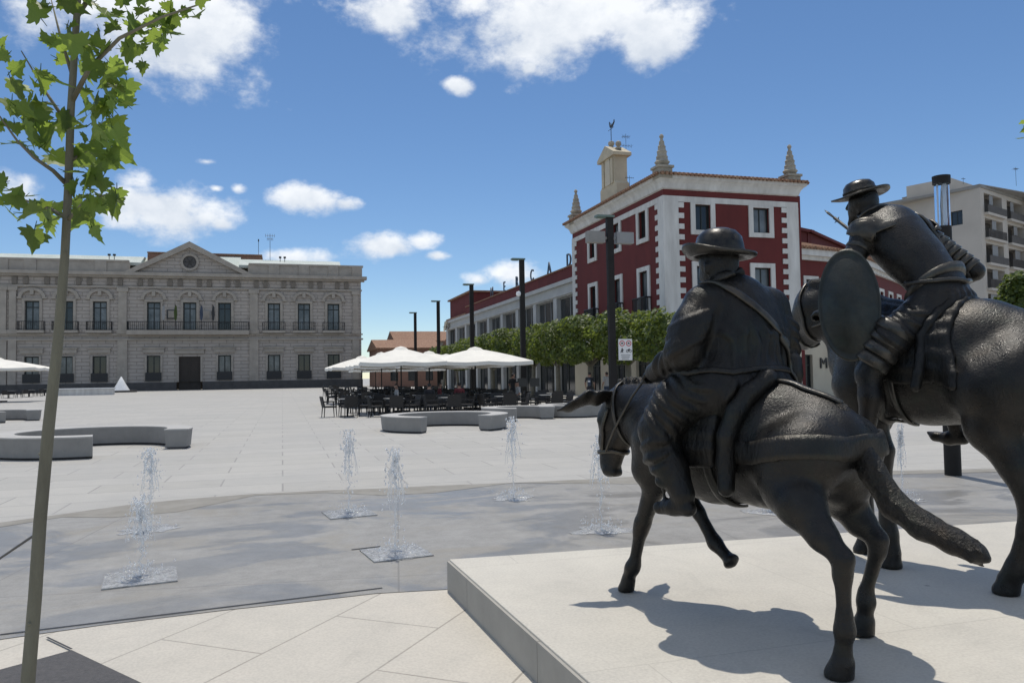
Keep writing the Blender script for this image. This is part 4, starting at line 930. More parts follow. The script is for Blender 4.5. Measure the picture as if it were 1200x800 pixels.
PAR = [(557, 36.6, 0.05, 'the large front right parasol', 'large front right white parasol beside the lamp post with the camera dome', 1.06),
       (470, 35.6, -.08, 'the front left white parasol', 'front left white parasol with the tallest peak over the terrace', .92),
       (523, 48.0, .1, 'the half hidden middle parasol', 'white parasol half hidden between the two front parasols', 1.05),
       (465, 47.5, .0, 'the low tucked-in parasol', 'white parasol tucked low behind the front left parasol', 1.0),
       (424, 50.5, .06, 'the leftmost parasol', 'leftmost white parasol of the terrace, nearest the palace corner', 1.02),
       (440, 66.0, 0, 'the far back left parasol', 'far small white parasol at the back left of the terrace', 1.0),
       (489, 63.0, 0, 'the far back right parasol', 'far small white parasol at the back right of the terrace', 1.0),
       (503, 42.2, .05, 'the second row left parasol', 'white parasol in the second row peeking out left of the large right parasol', .95),
       (553, 43.0, 0, 'the second row right parasol', 'white parasol in the second row directly behind the large right parasol', .95),
       (447, 43.5, .05, 'the second outer parasol', 'white parasol in the second row left of the tallest parasol', .85)]
sides = [((0, .74), 0, 'back to the palace'), ((0, -.74), math.pi, 'back to the fountains'), ((.74, 0), -math.pi/2, 'on its market side'), ((-.74, 0), math.pi/2, 'on its open square side')]
spots = [(-1.05, -1.0, 'front left'), (1.05, -1.0, 'front right'), (-1.05, 1.05, 'back left'), (1.05, 1.05, 'back right')]
chair_seats = []
for (px, Y, rz, who, lab, sc) in PAR:
    c = atY(px, 430, Y); c[2] = 0
    p = put('p', par0, par_f, c, rz, lab); p.scale = (sc, sc, 1.0)
    for (dx, dy, nm) in spots:
        tx, ty = c[0]+dx*1.05+rnd.uniform(-.1, .1), c[1]+dy*1.1+rnd.uniform(-.1, .1)
        put('t', tb0, tb_f, (tx, ty, 0), rnd.uniform(-.1, .1), f'square table at the {nm} under {who}')
        for (ox, oy), a, sn in sides:
            jx, jy = rnd.uniform(-.08, .08), rnd.uniform(-.08, .08)
            put('c', ch0, ch_f, (tx+ox+jx, ty+oy+jy, 0), a+rnd.uniform(-.25, .25), f'black chair {sn}, {nm} table under {who}')
            chair_seats.append((who, nm, sn, tx+ox+jx, ty+oy+jy, a))
# open rows of tables without a parasol on the left edge and between parasols
for j, (px, py, nm) in enumerate([(398, 468, 'front'), (392, 463.5, 'middle'), (390, 460.2, 'rear')]):
    g_ = gnd(px, py)
    put('t', tb0, tb_f, g_, 0, f'{nm} square table of the open palace-side row left of the parasols')
    for (ox, oy), a, sn in sides: put('c', ch0, ch_f, (g_[0]+ox, g_[1]+oy, 0), a+rnd.uniform(-.3, .3), f'black chair {sn}, {nm} table of the open palace-side row')
for j, (x, y, nm) in enumerate([(5.2, 43.5, 'left'), (7.4, 43.2, 'middle'), (9.8, 44, 'right'), (12.2, 35.2, 'outer')]):
    put('t', tb0, tb_f, (x, y, 0), 0, f'{nm} square table in the sunlit gap between front and rear parasols')
    for (ox, oy), a, sn in sides: put('c', ch0, ch_f, (x+ox, y+oy, 0), a+rnd.uniform(-.3, .3), f'black chair {sn}, {nm} table in the gap between parasols')
for j, (x, y, nm) in enumerate([(6.6, 31.6, 'first'), (8.9, 31.4, 'second'), (11.0, 31.9, 'third'), (2.6, 33.2, 'corner'), (4.4, 32.2, 'edge')]):
    put('t', tb0, tb_f, (x, y, 0), rnd.uniform(-.2, .2), f'{nm} square table of the front edge row behind the C-shaped bench')
    for (ox, oy), a, sn in sides: put('c', ch0, ch_f, (x+ox, y+oy, 0), a+rnd.uniform(-.3, .3), f'black chair {sn}, {nm} table of the front edge row')
# menu boards and planters at the terrace edge
for x, lab in ((612, 'dark menu stand at the right end of the terrace beside the lamp post'), (627, 'slim dark menu stand between the lamp post and the clipped trees')):
    g_ = atY(x, 470, 39.5); g_[2] = 0; t = thing('menu_stand', lab, 'sign', g_)
    mb = MB(); mb.tube([(0, 0, 0.03), (0, 0, 1.1)], .025, 6); mb.box(-.2, .2, -.15, .15, 0, .03); mb.build('stand', M['iron'], t)
    mb = MB(); mb.box(-.25, .25, -.03, .02, 1.0, 1.45); mb.build('board', M['sign_black'], t)
# left terrace by the palace
UL = atY(-6, 440, 78); UL[2] = 0
pl_ = dup(par0, UL, 0, 'cut-off cream parasol at the left edge of the square before the palace', 'parasols left', par_f); pl_.scale = (1.9, 1.5, 1.3)
for i, (px, py) in enumerate(((10, 466.5), (34, 465), (52, 463.5), (64, 463))):
    g_ = gnd(px, py); nm = ('left', 'second', 'third', 'right')[i]
    t = dup(tb0, g_, 0, f'{nm} small table of the sunlit group left of the young tree trunk', 'left terrace tables', tb_f); t.scale = (1.5, 1.2, 1.1)
    for (ox, oy), a, sn in sides[:4]: dup(ch0, (g_[0]+ox*1.4, g_[1]+oy*1.3, 0), a, f'dark chair {sn}, {nm} table left of the young tree trunk', 'left terrace chairs', ch_f)
g_ = gnd(100, 463); t = thing('long_bench', 'long low pale bench wall in front of the palace left of the white cone', 'bench', g_)
L_ = abs(gnd(126, 463)[0]-g_[0]); mb = MB(); mb.box(-L_, L_, -.5, .5, 0, .78); mb.build('bench_wall', M['white_render'], t)
mb = MB(); mb.box(-L_-.1, L_+.1, -.6, .6, .783, .9); mb.build('bench_top', M['white_gloss'], t)
g_ = gnd(142, 459.6); t = thing('cone_fountain', 'shiny white cone on a dark round base in front of the stone palace', 'cone', g_)
mb = MB(); mb.lathe([(1.2, .3), (.62, 1.3), (.08, 2.35), (0, 2.4)], n=28); mb.build('cone', M['white_gloss'], t, True)
mb = MB(); mb.lathe([(0, .29), (2.2, .29), (2.2, 0)], n=28); mb.build('base', M['palace_base'], t)

# ------------------------------------------------------------------ curved concrete benches
def curved_bench(label, cx, cy, ro, ri, a0, a1, h=.46, n=40, taper=.05):
    t = thing('curved_bench', label, 'bench', (cx, cy, 0), 0, 'curved concrete benches')
    def arc(r0o, r1o, r0i, r1i, z0, z1, nm, m_):
        mb = MB(); vs = []; fs = []
        for k in range(n+1):
            a = R(a0+(a1-a0)*k/n); ca, sa = math.cos(a), math.sin(a)
            vs += [(r0o*ca, r0o*sa, z0), (r1o*ca, r1o*sa, z1), (r1i*ca, r1i*sa, z1), (r0i*ca, r0i*sa, z0)]
        for k in range(n):
            for j in range(4): fs.append((4*k+j, 4*k+(j+1) % 4, 4*k+4+(j+1) % 4, 4*k+4+j))
        fs += [(0, 1, 2, 3), (4*n+3, 4*n+2, 4*n+1, 4*n)]
        mb.add(vs, fs); o = mb.build(nm, m_, t); return o
    arc(ro-taper-.06, ro-.06, ri+taper+.06, ri+.06, 0.003, .05, 'foot', M['palace_base'])
    arc(ro-taper, ro-.012, ri+taper, ri+.012, .05, h-.03, 'body', M['concrete']); arc(ro-.006, ro, ri+.006, ri, h-.029, h, 'seat_slab', M['concrete_top'])
    return t
c_ = atY(521, 490, 23.6)
curved_bench('C-shaped concrete bench opening towards the fountains in front of the parasols', c_[0], c_[1], 1.95, 1.42, -58, 238)
c_ = atY(607, 480, 27.2); curved_bench('curved concrete bench right behind the C-shaped bench, beside the splashing jet', c_[0], c_[1], 1.35, .78, -20, 250)
c_ = atY(668, 480, 28.2); curved_bench('curved concrete bench mostly hidden behind the donkey ear', c_[0], c_[1], 1.25, .7, 20, 330)
c_ = gnd(110, 528); curved_bench('large curved concrete bench on the left behind the young tree trunk', c_[0], c_[1], 2.15, 1.58, -12, 281, .47)
c_ = gnd(-6, 494); curved_bench('far curved concrete bench cut by the left picture edge', c_[0], c_[1], 1.7, 1.15, 0, 300)
c_ = gnd(1225, 498); curved_bench('concrete bench behind the horse hindquarters at the right edge', c_[0], c_[1], 1.9, 1.35, 20, 340)

# ------------------------------------------------------------------ fountain jets
def drops(mb, c, n, spread, z0, z1, r0, r1, arcs=0):
    for _ in range(n):
        f = rnd.random(); z = z0+(z1-z0)*f; s_ = spread*(.3+.7*rnd.random()); a = rnd.uniform(0, 6.283)
        r = rnd.uniform(r0, r1); p = (c[0]+s_*math.cos(a)*(rnd.random()**.7), c[1]+s_*math.sin(a)*(rnd.random()**.7), max(z, .01)); ln = rnd.uniform(1, 2.4)
        vs = [(p[0]+r, p[1], p[2]), (p[0], p[1]+r, p[2]), (p[0]-r, p[1], p[2]), (p[0], p[1]-r, p[2]), (p[0], p[1], p[2]+r*ln), (p[0], p[1], p[2]-r*ln)]
        mb.add(vs, [(0, 1, 4), (1, 2, 4), (2, 3, 4), (3, 0, 4), (1, 0, 5), (2, 1, 5), (3, 2, 5), (0, 3, 5)])
def jet(px, py, ptop, label, plate=True, rad=.22, wide=.16):
    b_ = gnd(px, py, Z2); top = atY(px, ptop, b_[1])[2]; t = thing('fountain_jet', label, 'fountain', b_, 0, 'ground fountain jets')
    if plate:
        mb = MB(); mb.box(-.27, .27, -.27, .27, .001, .012); o = mb.build('grate_plate', M['foam'], t); o.rotation_euler = (0, 0, R(8))
        mb = MB(); mb.lathe([(0, .02), (.04, .022), (.065, .014)], n=14); mb.build('nozzle', M['steel'], t)
    mb = MB(); n = 22; vs = []; pts = []; rr = []
    for k in range(14):
        f = k/13; pts.append((rnd.uniform(-.012, .012)*(1+f), rnd.uniform(-.012, .012)*(1+f), top*f*.93)); rr.append((.008+.006*f)*rnd.uniform(.6, 1.3))
    mb.tube(pts, rr, 7); mb.build('water_column', M['water'], t, True)
    mb = MB(); drops(mb, (0, 0), 110, wide*.85, top*.72, top*1.03, .004, .015); drops(mb, (0, 0), 50, wide*1.15, top*.5, top*.85, .003, .011); drops(mb, (0, 0), 60, wide*1.0, top*.2, top*.75, .003, .010); drops(mb, (0, 0), 110, rad*1.4, .0, .12, .003, .010)
    for _ in range(7):
        a = rnd.uniform(0, 6.28); R_ = wide*rnd.uniform(.3, .8); zt = top*rnd.uniform(.86, 1.0)
        mb.tube([(R_*f*math.cos(a), R_*f*math.sin(a), zt*(1-.5*f*f)+.02*math.sin(9*f+a)) for f in np.linspace(.05, 1, 7)], [.007, .009, .006, .009, .005, .006, .003], 5)
    mb.build('water_drops', M['water'], t)['kind'] = 'stuff'
    mb = MB(); n = 26; vs = [(0, 0, .016)]; 
    for ring in (.5, 1.0):
        for k in range(n):
            a = 2*math.pi*k/n; q = rad*ring*(.7+.75*rnd.random()); vs.append((q*math.cos(a), q*math.sin(a), .0165 if ring < .9 else .003))
    fs = [(0, 1+k, 1+(k+1) % n) for k in range(n)]+[(1+k, 1+n+k, 1+n+(k+1) % n, 1+(k+1) % n) for k in range(n)]
    mb.add(vs, fs); mb.build('splash_ring', M['foam'], t)
    return t
jet(165, 677, 585, 'nearest left fountain jet splashing on its square plate beside the young tree')
jet(176, 620, 528, 'fountain jet directly behind the nearest left jet', False, .26)
jet(409, 602, 507, 'tall thin fountain jet on a square plate in the middle of the wet floor')
jet(464, 648, 530, 'fountain jet with a square plate just left of the plinth corner', wide=.14)
jet(601, 583, 491, 'slender far fountain jet in front of the C-shaped bench', False, .26)
jet(705, 621, 514, 'bushy fountain jet below the donkey muzzle', False, .26)
jet(902, 600, 560, 'low fountain jet seen under the donkey belly', False, .24)
jet(1058, 585, 500, 'thin fountain jet seen behind the horse foreleg', False, .2, .08)

# ------------------------------------------------------------------ people
def person(loc, rz, label, top, legs, hair=(.02, .015, .01), sit=False, h=.016, bag=None):
    t = thing('person', label, 'person', loc, rz)
    B = Sdf(.03)      # local: facing -Y, height 1.7
    dz = -.42 if sit else 0
    B.chain([(0, 0, .93+dz, .125), (0, .0, 1.15+dz, .12), (0, .01, 1.35+dz, .13), (0, .01, 1.43+dz, .10)], sq=((0, 1, 0), .72)); B.cone((-.15, .01, 1.40+dz), (.15, .01, 1.40+dz), .06, .06)
    B.cone((0, .0, 1.45+dz), (0, -.01, 1.54+dz), .05, .048); B.cone((0, -.015, 1.58+dz), (0, -.01, 1.63+dz), .085, .09, .02); B.ball((0, -.1, 1.575+dz), .018, .015)
    for s_ in (-1, 1):
        B.ball((s_*.092, 0, 1.59+dz), .018, .01)
        el = (s_*.23, .03, 1.13+dz); wr = (s_*.22, -.12 if not sit else -.25, .93+dz if not sit else 1.02+dz)
        B.cone((s_*.18, .01, 1.40+dz), el, .052, .042); B.cone(el, wr, .04, .028)
        for k in range(4): B.cone(wr, (wr[0]-s_*(.01*k-.015), wr[1]-.03+.012*k, wr[2]-.12), .013, .009, .008)
        B.cone(wr, (wr[0]-s_*.03, wr[1]-.04, wr[2]-.06), .012, .01, .008)
        if sit: kn = (s_*.12, -.42, .52); an = (s_*.12, -.38, .09)
        else: kn = (s_*.10, -.03-.03*s_, .50); an = (s_*.10, .03+.05*s_, .08)
        B.cone((s_*.09, 0, .90+dz), kn, .085, .06); B.cone(kn, an, .055, .04); B.cone((an[0], an[1]+.02, .04), (an[0]+s_*.02, an[1]-.15, .035), .04, .035)
    body = B.mesh('body', h, M['skin'], t, 0.0)
    me = body.data
    for m_ in (M[top], M[legs], M['wood_door'], M['wicker']): me.materials.append(m_)
    cz = np.empty(len(me.polygons)*3); me.polygons.foreach_get('center', cz); cz = cz.reshape(-1, 3); mi = np.zeros(len(cz), int)
    z = cz[:, 2]-dz
    if sit: leg = (cz[:, 2] < .62) & (cz[:, 1] < .2) & ((cz[:, 1] < -.08) | (z < .98)); 
    else: leg = z < .95
    arm = np.abs(cz[:, 0]) > .185
    mi[(z > .93) & (z < 1.46)] = 1; mi[leg & ~(arm & (z > .75))] = 2; mi[arm & (z < 1.2) & (z > .75)] = 0; mi[cz[:, 2] < .08] = 3; mi[(z > 1.655) | ((z > 1.57) & (cz[:, 1] > .03))] = 4
    me.polygons.foreach_set('material_index', mi.tolist())
    return t
p_ = atY(691, 440, 37.5); person((p_[0], p_[1], 0), R(150), 'person in dark clothes with a backpack walking past the clipped tree trunks', 'cloth_dark', 'cloth_dark')
t = thing('backpack', 'dark backpack with a pale patch on the back of the dark-clothed walker', 'backpack', (p_[0], p_[1], 0), R(150)); bk = Sdf(.03); bk.chain([(0, .2, 1.08, .1), (0, .2, 1.3, .09)], sq=((0, 1, 0), .7)); bk.mesh('pack', .014, M['cloth_blue'], t)
mb = MB(); mb.box(-.06, .06, .266, .275, 1.2, 1.28); mb.build('patch', M['sign_white'], t)
p_ = atY(711, 440, 38.6); person((p_[0], p_[1], 0), R(185), 'person in a pale shirt walking beside the dark-clothed walker', 'cloth_pale', 'cloth_blue')
p_ = atY(601, 440, 38.0); person((p_[0], p_[1], 0), R(120), 'person in black standing at the right edge of the large parasol', 'cloth_dark', 'cloth_dark')
def seat_person(wi, label, top, legs):
    (w_, nm, sn, x, y, a) = chair_seats[wi]
    person((x, y, .02), a+0, label, top, legs, sit=True)
seat_person(1, 'seated person in a wine red shirt under the large parasol near the lamp post', 'cloth_red', 'cloth_dark')
seat_person(3, 'seated person in a red top at the left end under the large parasol', 'cloth_red', 'cloth_blue')
seat_person(6, 'seated person in pale grey with the market side behind, under the large parasol', 'cloth_pale', 'cloth_dark')
seat_person(16+5, 'seated person in dark clothes under the front left parasol', 'cloth_dark', 'cloth_blue')
seat_person(16+2, 'seated person in a pale shirt on the market side under the front left parasol', 'cloth_pale', 'cloth_dark')

# ------------------------------------------------------------------ clipped trees along the market
def crown_mesh(seed, n=4400, sx=2.55, sy=1.75, z0=2.05, z1=4.85):
    q = np.random.RandomState(seed); vs = []; fs = []
    bumps = [(q.uniform(-1, 1), q.uniform(-1, 1), q.uniform(-1, 1), q.uniform(.2, .48)) for _ in range(20)]
    k = 0
    while k < n:
        p = q.uniform(-1, 1, 3); rr = (abs(p[0])**3.2+abs(p[1])**3.2+abs(p[2])**3.2)**(1/3.2)
        if rr > 1: continue
        if rr < .62 and q.rand() < .75: continue
        if rr > .78 and min((p[0]-b[0])**2+(p[1]-b[1])**2+(p[2]-b[2])**2-b[3]**2 for b in bumps) > 0 : continue
        c = np.array([p[0]*sx, p[1]*sy, z0+(z1-z0)*(p[2]+1)/2]); nrm = np.array([p[0], p[1], p[2]+.5])+q.normal(0, .6, 3); nrm /= np.linalg.norm(nrm)
        a = np.cross(nrm, q.normal(0, 1, 3)); a /= np.linalg.norm(a); b = np.cross(nrm, a); s_ = q.uniform(.055, .125); o = len(vs)
        for (x, y) in ((0, -1), (.75, -.3), (.6, .5), (0, 1), (-.6, .5), (-.75, -.3)): vs.append(tuple(c+s_*(x*a+y*b)+nrm*s_*.15*abs(x)))
        fs.append((o, o+1, o+2, o+3)); fs.append((o, o+3, o+4, o+5)); k += 1
    return vs, fs
def clipped_tree(X, Y, rz, label, var, first=[]):
    t = thing('clipped_tree', label, 'tree', (X, Y, 0), rz, 'clipped trees in front of the market hall')
    q = np.random.RandomState(var+31); mb = MB(); lean = q.uniform(-.2, .2, 2)
    mb.tube([(0, 0, 0), (lean[0]*.4, lean[1]*.4, .9), (lean[0], lean[1], 1.8), (lean[0]*1.1, lean[1], 2.5)], [.21, .16, .15, .12], 10)
    tr = mb.build('trunk', M['bark_grey'], t, True)
    mb = MB()
    for k in range(7):
        a = 2*math.pi*k/7+q.uniform(-.3, .3); L = q.uniform(.9, 1.9); z = q.uniform(1.9, 2.3)
        mb.tube([(lean[0], lean[1], z), (lean[0]+L*.5*math.cos(a), lean[1]+L*.45*math.sin(a), z+.45), (lean[0]+L*1.1*math.cos(a), lean[1]+L*.75*math.sin(a), z+q.uniform(.7, 1.7))], [.1, .07, .025], 7)
    mb.build('limb', M['bark_grey'], t, True)
    mb = MB(); vs, fs = crown_mesh(var+3); mb.add(vs, fs); mb.build('crown', M['hedge_leaf'], t, fix=False)
    return t
place = ['nearest clipped tree, partly hidden behind the donkey rider', 'clipped tree right behind the lamp post with the traffic sign', 'clipped tree behind the two walking people', 'clipped tree just right of the lamp post with the camera dome', 'clipped tree left of the lamp post with the camera dome', 'clipped tree behind the peak of the large parasol', 'clipped tree behind the left half of the large parasol', 'second farthest clipped tree of the market row', 'farthest clipped tree of the market row', 'smallest clipped tree at the far end of the market row']
ty = [31.3, 36.4, 41.6, 46.9, 52.2, 57.6, 63.0, 69.5, 76.5, 84.0]
for i, (y, lab) in enumerate(zip(ty, place)):
    o = clipped_tree(16.9, y, R(90), lab, i); o.scale = (1+.06*math.sin(i*2.3), 1+.1*math.sin(i*1.3), 1+.02*min(i, 4)-.06*(i == 0)+.03*math.sin(i*3.1))
# tree behind the horse on the right
def round_tree(px, py, Y, rad, label, seed):
    c = atY(px, py, Y); t = thing('leafy_tree', label, 'tree', (c[0], c[1], 0)); mb = MB()
    mb.tube([(0, 0, 0), (.05, 0, c[2]*.5), (0, 0.05, c[2])], [.2, .15, .06], 9); mb.build('trunk', M['bark_grey'], t, True)
    vs, fs = crown_mesh(seed, 4200, rad, rad, -rad, rad*.9); mb = MB(); mb.add([(x, y, z+c[2]) for x, y, z in vs], fs); mb.build('crown', M['hedge_leaf'], t, fix=False)
round_tree(1203, 345, 26, 1.15, 'bright green tree peeping over the horse hindquarters at the right edge', 77)
# ------------------------------------------------------------------ plinth
PZ = 0.235
pc = [gnd(527, 692)[:2], np.array([1.50, -1.2]), np.array([9.5, -1.2]), gnd(1208, 609, PZ)[:2]]
pc[3] = pc[0]+(pc[3]-pc[0])/np.linalg.norm(pc[3]-pc[0])*8.2; pc[2][0] = pc[3][0]+.25
pl = thing('statue_plinth', 'low pale limestone plinth carrying the two bronze riders', 'plinth', (pc[0][0], pc[0][1], 0))
b0 = np.array([pc[0][0], pc[0][1], 0]); mb = MB()
mb.prism([tuple(p-b0[:2]) for p in pc], .0, PZ); blk = mb.build('block', M['plinth'], pl); bv = blk.modifiers.new('worn_edge', 'BEVEL'); bv.width = .006; bv.segments = 2
mb = MB()
side = pc[1]-pc[0]; Ls = np.linalg.norm(side); sd_ = side/Ls; nn = np.array([-sd_[1], sd_[0]]) if sd_[1] > 0 else np.array([sd_[1], -sd_[0]])
a = 0; k = 0
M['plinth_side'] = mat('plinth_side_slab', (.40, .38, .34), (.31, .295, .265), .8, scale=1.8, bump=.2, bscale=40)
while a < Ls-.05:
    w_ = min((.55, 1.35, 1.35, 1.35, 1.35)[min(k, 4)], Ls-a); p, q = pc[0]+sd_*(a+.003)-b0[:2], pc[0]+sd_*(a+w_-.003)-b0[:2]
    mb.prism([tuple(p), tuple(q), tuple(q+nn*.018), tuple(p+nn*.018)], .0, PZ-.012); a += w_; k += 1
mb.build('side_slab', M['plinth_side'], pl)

# ------------------------------------------------------------------ bronze donkey rider
class Frame:
    def __init__(s, o, head):
        h = R(head); s.o = np.array([o[0], o[1], PZ]); s.u = np.array([-math.sin(h), math.cos(h), 0]); s.v = np.array([-math.cos(h), -math.sin(h), 0]); s.rz = h+R(90)
    def __call__(s, px, py, v):
        d = ray(px, py); t = ((s.o+v*s.v-EYEP)@s.v)/(d@s.v); p = EYEP+d*t-s.o; return np.array([p@s.u, v, p[2]])
def c4(p, r): return (*p, r)
def ribbon(sdf, pts, width, off, name, m, parent, thick=.012, n=6, axis=None, rnd_=True):
    """a strap laid on the sculpted surface"""
    P = [np.array(p, float) for p in pts]; Q = []
    for a, b in zip(P[:-1], P[1:]):
        for k in range(n): Q.append(a+(b-a)*k/n)
    Q.append(P[-1]); QQ, GG = sdf.snapn(Q, off); S_ = list(zip(QQ, GG)); vs = []; fs = []
    for i, (q, g) in enumerate(S_):
        t = S_[min(i+1, len(S_)-1)][0]-S_[max(i-1, 0)][0]; t = t/(np.linalg.norm(t)+1e-9); w = np.cross(g, t); w /= np.linalg.norm(w)+1e-9
        for (a, b) in ((-.5, -.5), (-.5, .6), (-.25, 1), (.25, 1), (.5, .6), (.5, -.5)): vs.append(q+w*width*a+g*thick*b)
    for i in range(len(S_)-1):
        for k in range(6): fs.append((6*i+k, 6*i+(k+1) % 6, 6*i+6+(k+1) % 6, 6*i+6+k))
    fs += [tuple(range(6)), tuple(6*(len(S_)-1)+k for k in range(5, -1, -1))]
    mb = MB(); mb.add(vs, fs); o = mb.build(name, m, parent, True); return o
def hand(B, wr, d, curl, side):
    wr = np.array(wr, float); d = np.array(d, float)/np.linalg.norm(d); curl = np.array(curl, float); w = np.cross(d, curl); w /= np.linalg.norm(w)
    palm = wr+d*.075; B.cone(wr, palm, .03, .036, .02, (curl, .6))
    for k, ln in enumerate((.034, .04, .037, .03)):
        f0 = palm+w*(k-1.5)*.021; f1 = f0+d*ln+curl*.012; f2 = f1+curl*ln*.9; f3 = f2-d*ln*.6+curl*.004
        B.chain([c4(f0, .0105), c4(f1, .0105), c4(f2, .0095), c4(f3, .008)], .006)
    t0 = wr+d*.03+w*side*.03; B.chain([c4(t0, .014), c4(t0+d*.03+w*side*.02+curl*.02, .0125), c4(t0+d*.045+curl*.045, .010)], .008)

DF = Frame((2.62, 3.18), 17.5)
dk = thing('donkey_rider_statue', 'dark bronze statue of a stout man in a round hat riding a walking donkey', 'statue', DF.o, DF.rz)
A = Sdf(.06)
A.chain([(.17, 0, 1.0, .23), (.42, 0, .975, .315), (.8, 0, .955, .315), (1.06, 0, .98, .29), (1.22, 0, .97, .235)], .07, ((0, 1, 0), .86))
A.cone((.03, 0, 1.04), (.3, 0, 1.15), .12, .14, .08)
for s_ in (-1, 1): A.cone((.09, s_*.14, .98), (.2, s_*.16, .92), .16, .19, .07)
A.chain([(1.08, 0, 1.07, .22), (1.3, 0, 1.10, .185), (1.52, 0, 1.13, .15), (1.60, 0, 1.135, .135)], .07, ((0, 1, 0), .66))
A.chain([(1.2, 0, .98, .19), (1.4, 0, 1.05, .13)], .07, ((0, 1, 0), .8))
# head, hanging down
A.chain([(1.63, 0, 1.16, .105), (1.70, 0, 1.06, .10), (1.735, 0, .92, .072), (1.74, 0, .80, .062), (1.735, 0, .745, .066)], .04, ((0, 1, 0), .88))
A.chain([(1.57, 0, 1.02, .085), (1.63, 0, .93, .07), (1.68, 0, .80, .05)], .04, ((0, 1, 0), .8))
A.cone((1.72, -.03, .73), (1.72, .03, .73), .042, .042, .02); A.cone((1.68, -.02, .715), (1.68, .02, .715), .03, .03, .012)
for s_ in (-1, 1):
    A.ball((1.735, s_*.078, 1.06), .026, .015); A.cone((1.755, s_*.03, .775), (1.765, s_*.04, .755), .02, .016, .015); A.cone((1.75, s_*.06, 1.095), (1.70, s_*.075, 1.10), .016, .014, .02)
def leg(pts, k=.035, sq=None): A.chain([c4(p, r) for p, r in pts], k, sq)
def hoof(c, fet, r=.066):
    c = np.array(c, float); A.cone((c[0]+.012, c[1], .012), (fet[0]*.35+c[0]*.65, c[1]*.7+fet[1]*.3, .075), r, r*.80, .005)
LHk, LHf = DF(988, 655, .30), DF(990, 738, .30); LHh = DF(986, 786, .30)
leg([((.12, .17, .95), .19), ((.15, .21, .80), .15)], .06); leg([((.15, .21, .80), .15), (DF(938, 590, .28), .114), (DF(964, 628, .30), .066), (LHk, .045), (LHk+[.005, 0, -.07], .038), (LHf+[0, 0, .06], .031), (LHf, .042), (LHf*.45+LHh*.55, .033), (LHh+[.01, 0, .02], .036)]); hoof(LHh, LHf)
RHk, RHf = DF(1029, 632, -.30), DF(1015, 705, -.30); RHh = DF(1012, 738, -.30)
leg([((.14, -.17, .95), .19), ((.17, -.21, .80), .145)], .06); leg([((.17, -.21, .80), .145), (DF(988, 582, -.27), .112), (DF(1008, 611, -.29), .074), (RHk, .046), (RHk+[.005, 0, -.06], .038), (RHf+[0, 0, .05], .032), (RHf, .042), (RHf*.45+RHh*.55, .033), (RHh+[.01, 0, .015], .038)]); hoof(RHh, RHf)
LFk, LFf = DF(753, 613, .11), DF(741, 665, .11); LFh = DF(735, 684, .11)
leg([((1.16, .13, .95), .155), ((1.22, .14, .78), .10)], .06); leg([((1.22, .14, .8), .10), (DF(767, 570, .12), .066), (LFk, .047), (LFk+[.02, 0, -.05], .040), (LFf+[-.02, 0, .03], .034), (LFf, .041), (LFh+[0, 0, .02], .04)]); hoof(LFh, LFf, .053)
RFk, RFf, RFh = DF(806, 577, -.12), DF(838, 636, -.12), DF(853, 653, -.12)
leg([((1.12, -.13, .93), .155), ((1.12, -.14, .76), .095)], .06); leg([((1.12, -.14, .78), .095), (RFk, .05), (RFk+(RFf-RFk)*.4, .037), (RFf, .040), (RFh, .034)])
d_ = (RFh-RFf)/np.linalg.norm(RFh-RFf); A.cone(RFh-d_*.01, RFh+d_*.02, .034, .044, .006); A.cone(RFh+d_*.02, RFh+d_*.035, .05, .053, .004, (d_, .35))
don = A.mesh('donkey', .0115, M['bronze'], dk, 0.0)
# parts of the donkey
for s_ in (1, -1):
    E_ = Sdf(.02); tip = DF(653, 481, .40); root = np.array([1.61, .07, 1.235]); mid = root*.52+tip*.48+np.array([.0, 0, .025])
    f = np.array([1, s_, 1]); E_.chain([c4(root*f, .036), c4((root*.75+tip*.25)*f, .05), c4(mid*f, .052), c4((root*.25+tip*.75)*f, .036), c4(tip*f, .010)], .03, ((.75, .25*s_, .6), .36)); E_.mesh('ear', .007, M['bronze'], don)
T = Sdf(.03); tp = [(985, 482, 0, .045), (1000, 510, -.01, .05), (1022, 552, -.03, .058), (1048, 592, -.06, .063), (1082, 616, -.08, .062), (1118, 634, -.10, .055), (1145, 648, -.11, .040), (1157, 655, -.11, .016)]
tpt = [DF(x, y, v) for x, y, v, r in tp]; T.chain([c4(p, q[3]) for p, q in zip(tpt, tp)], .03)
for i in range(40):     # locks of hair twisting round the tail
    f = .6+(len(tp)-3.0)*i/40; k = int(f); a = tpt[k]+(tpt[k+1]-tpt[k])*(f-k); d = (tpt[k+1]-tpt[k]); d /= np.linalg.norm(d); e1 = np.cross(d, (0, 1, 0)); e1 /= np.linalg.norm(e1); e2 = np.cross(d, e1)
    rr = tp[k][3]+(tp[k+1][3]-tp[k][3])*(f-k); an = i*2.4
    q0 = a+(e1*math.cos(an)+e2*math.sin(an))*rr*.9; q1 = a+d*.09+(e1*math.cos(an+.9)+e2*math.sin(an+.9))*rr*.95; T.cone(q0, q1, .012, .006, .010)
T.mesh('tail', .0075, M['bronze_hair'], don, smooth=1)
MN = Sdf(.012)
for i in range(15):
    f = i/14; u_ = 1.06+.56*f; q, g = A.snap((u_, 0, 1.36), -.005); MN.cone(q, q+np.array([.012, .004*(-1)**i, .034]), .020, .015)
MN.mesh('mane', .007, M['bronze_hair'], don, smooth=1)
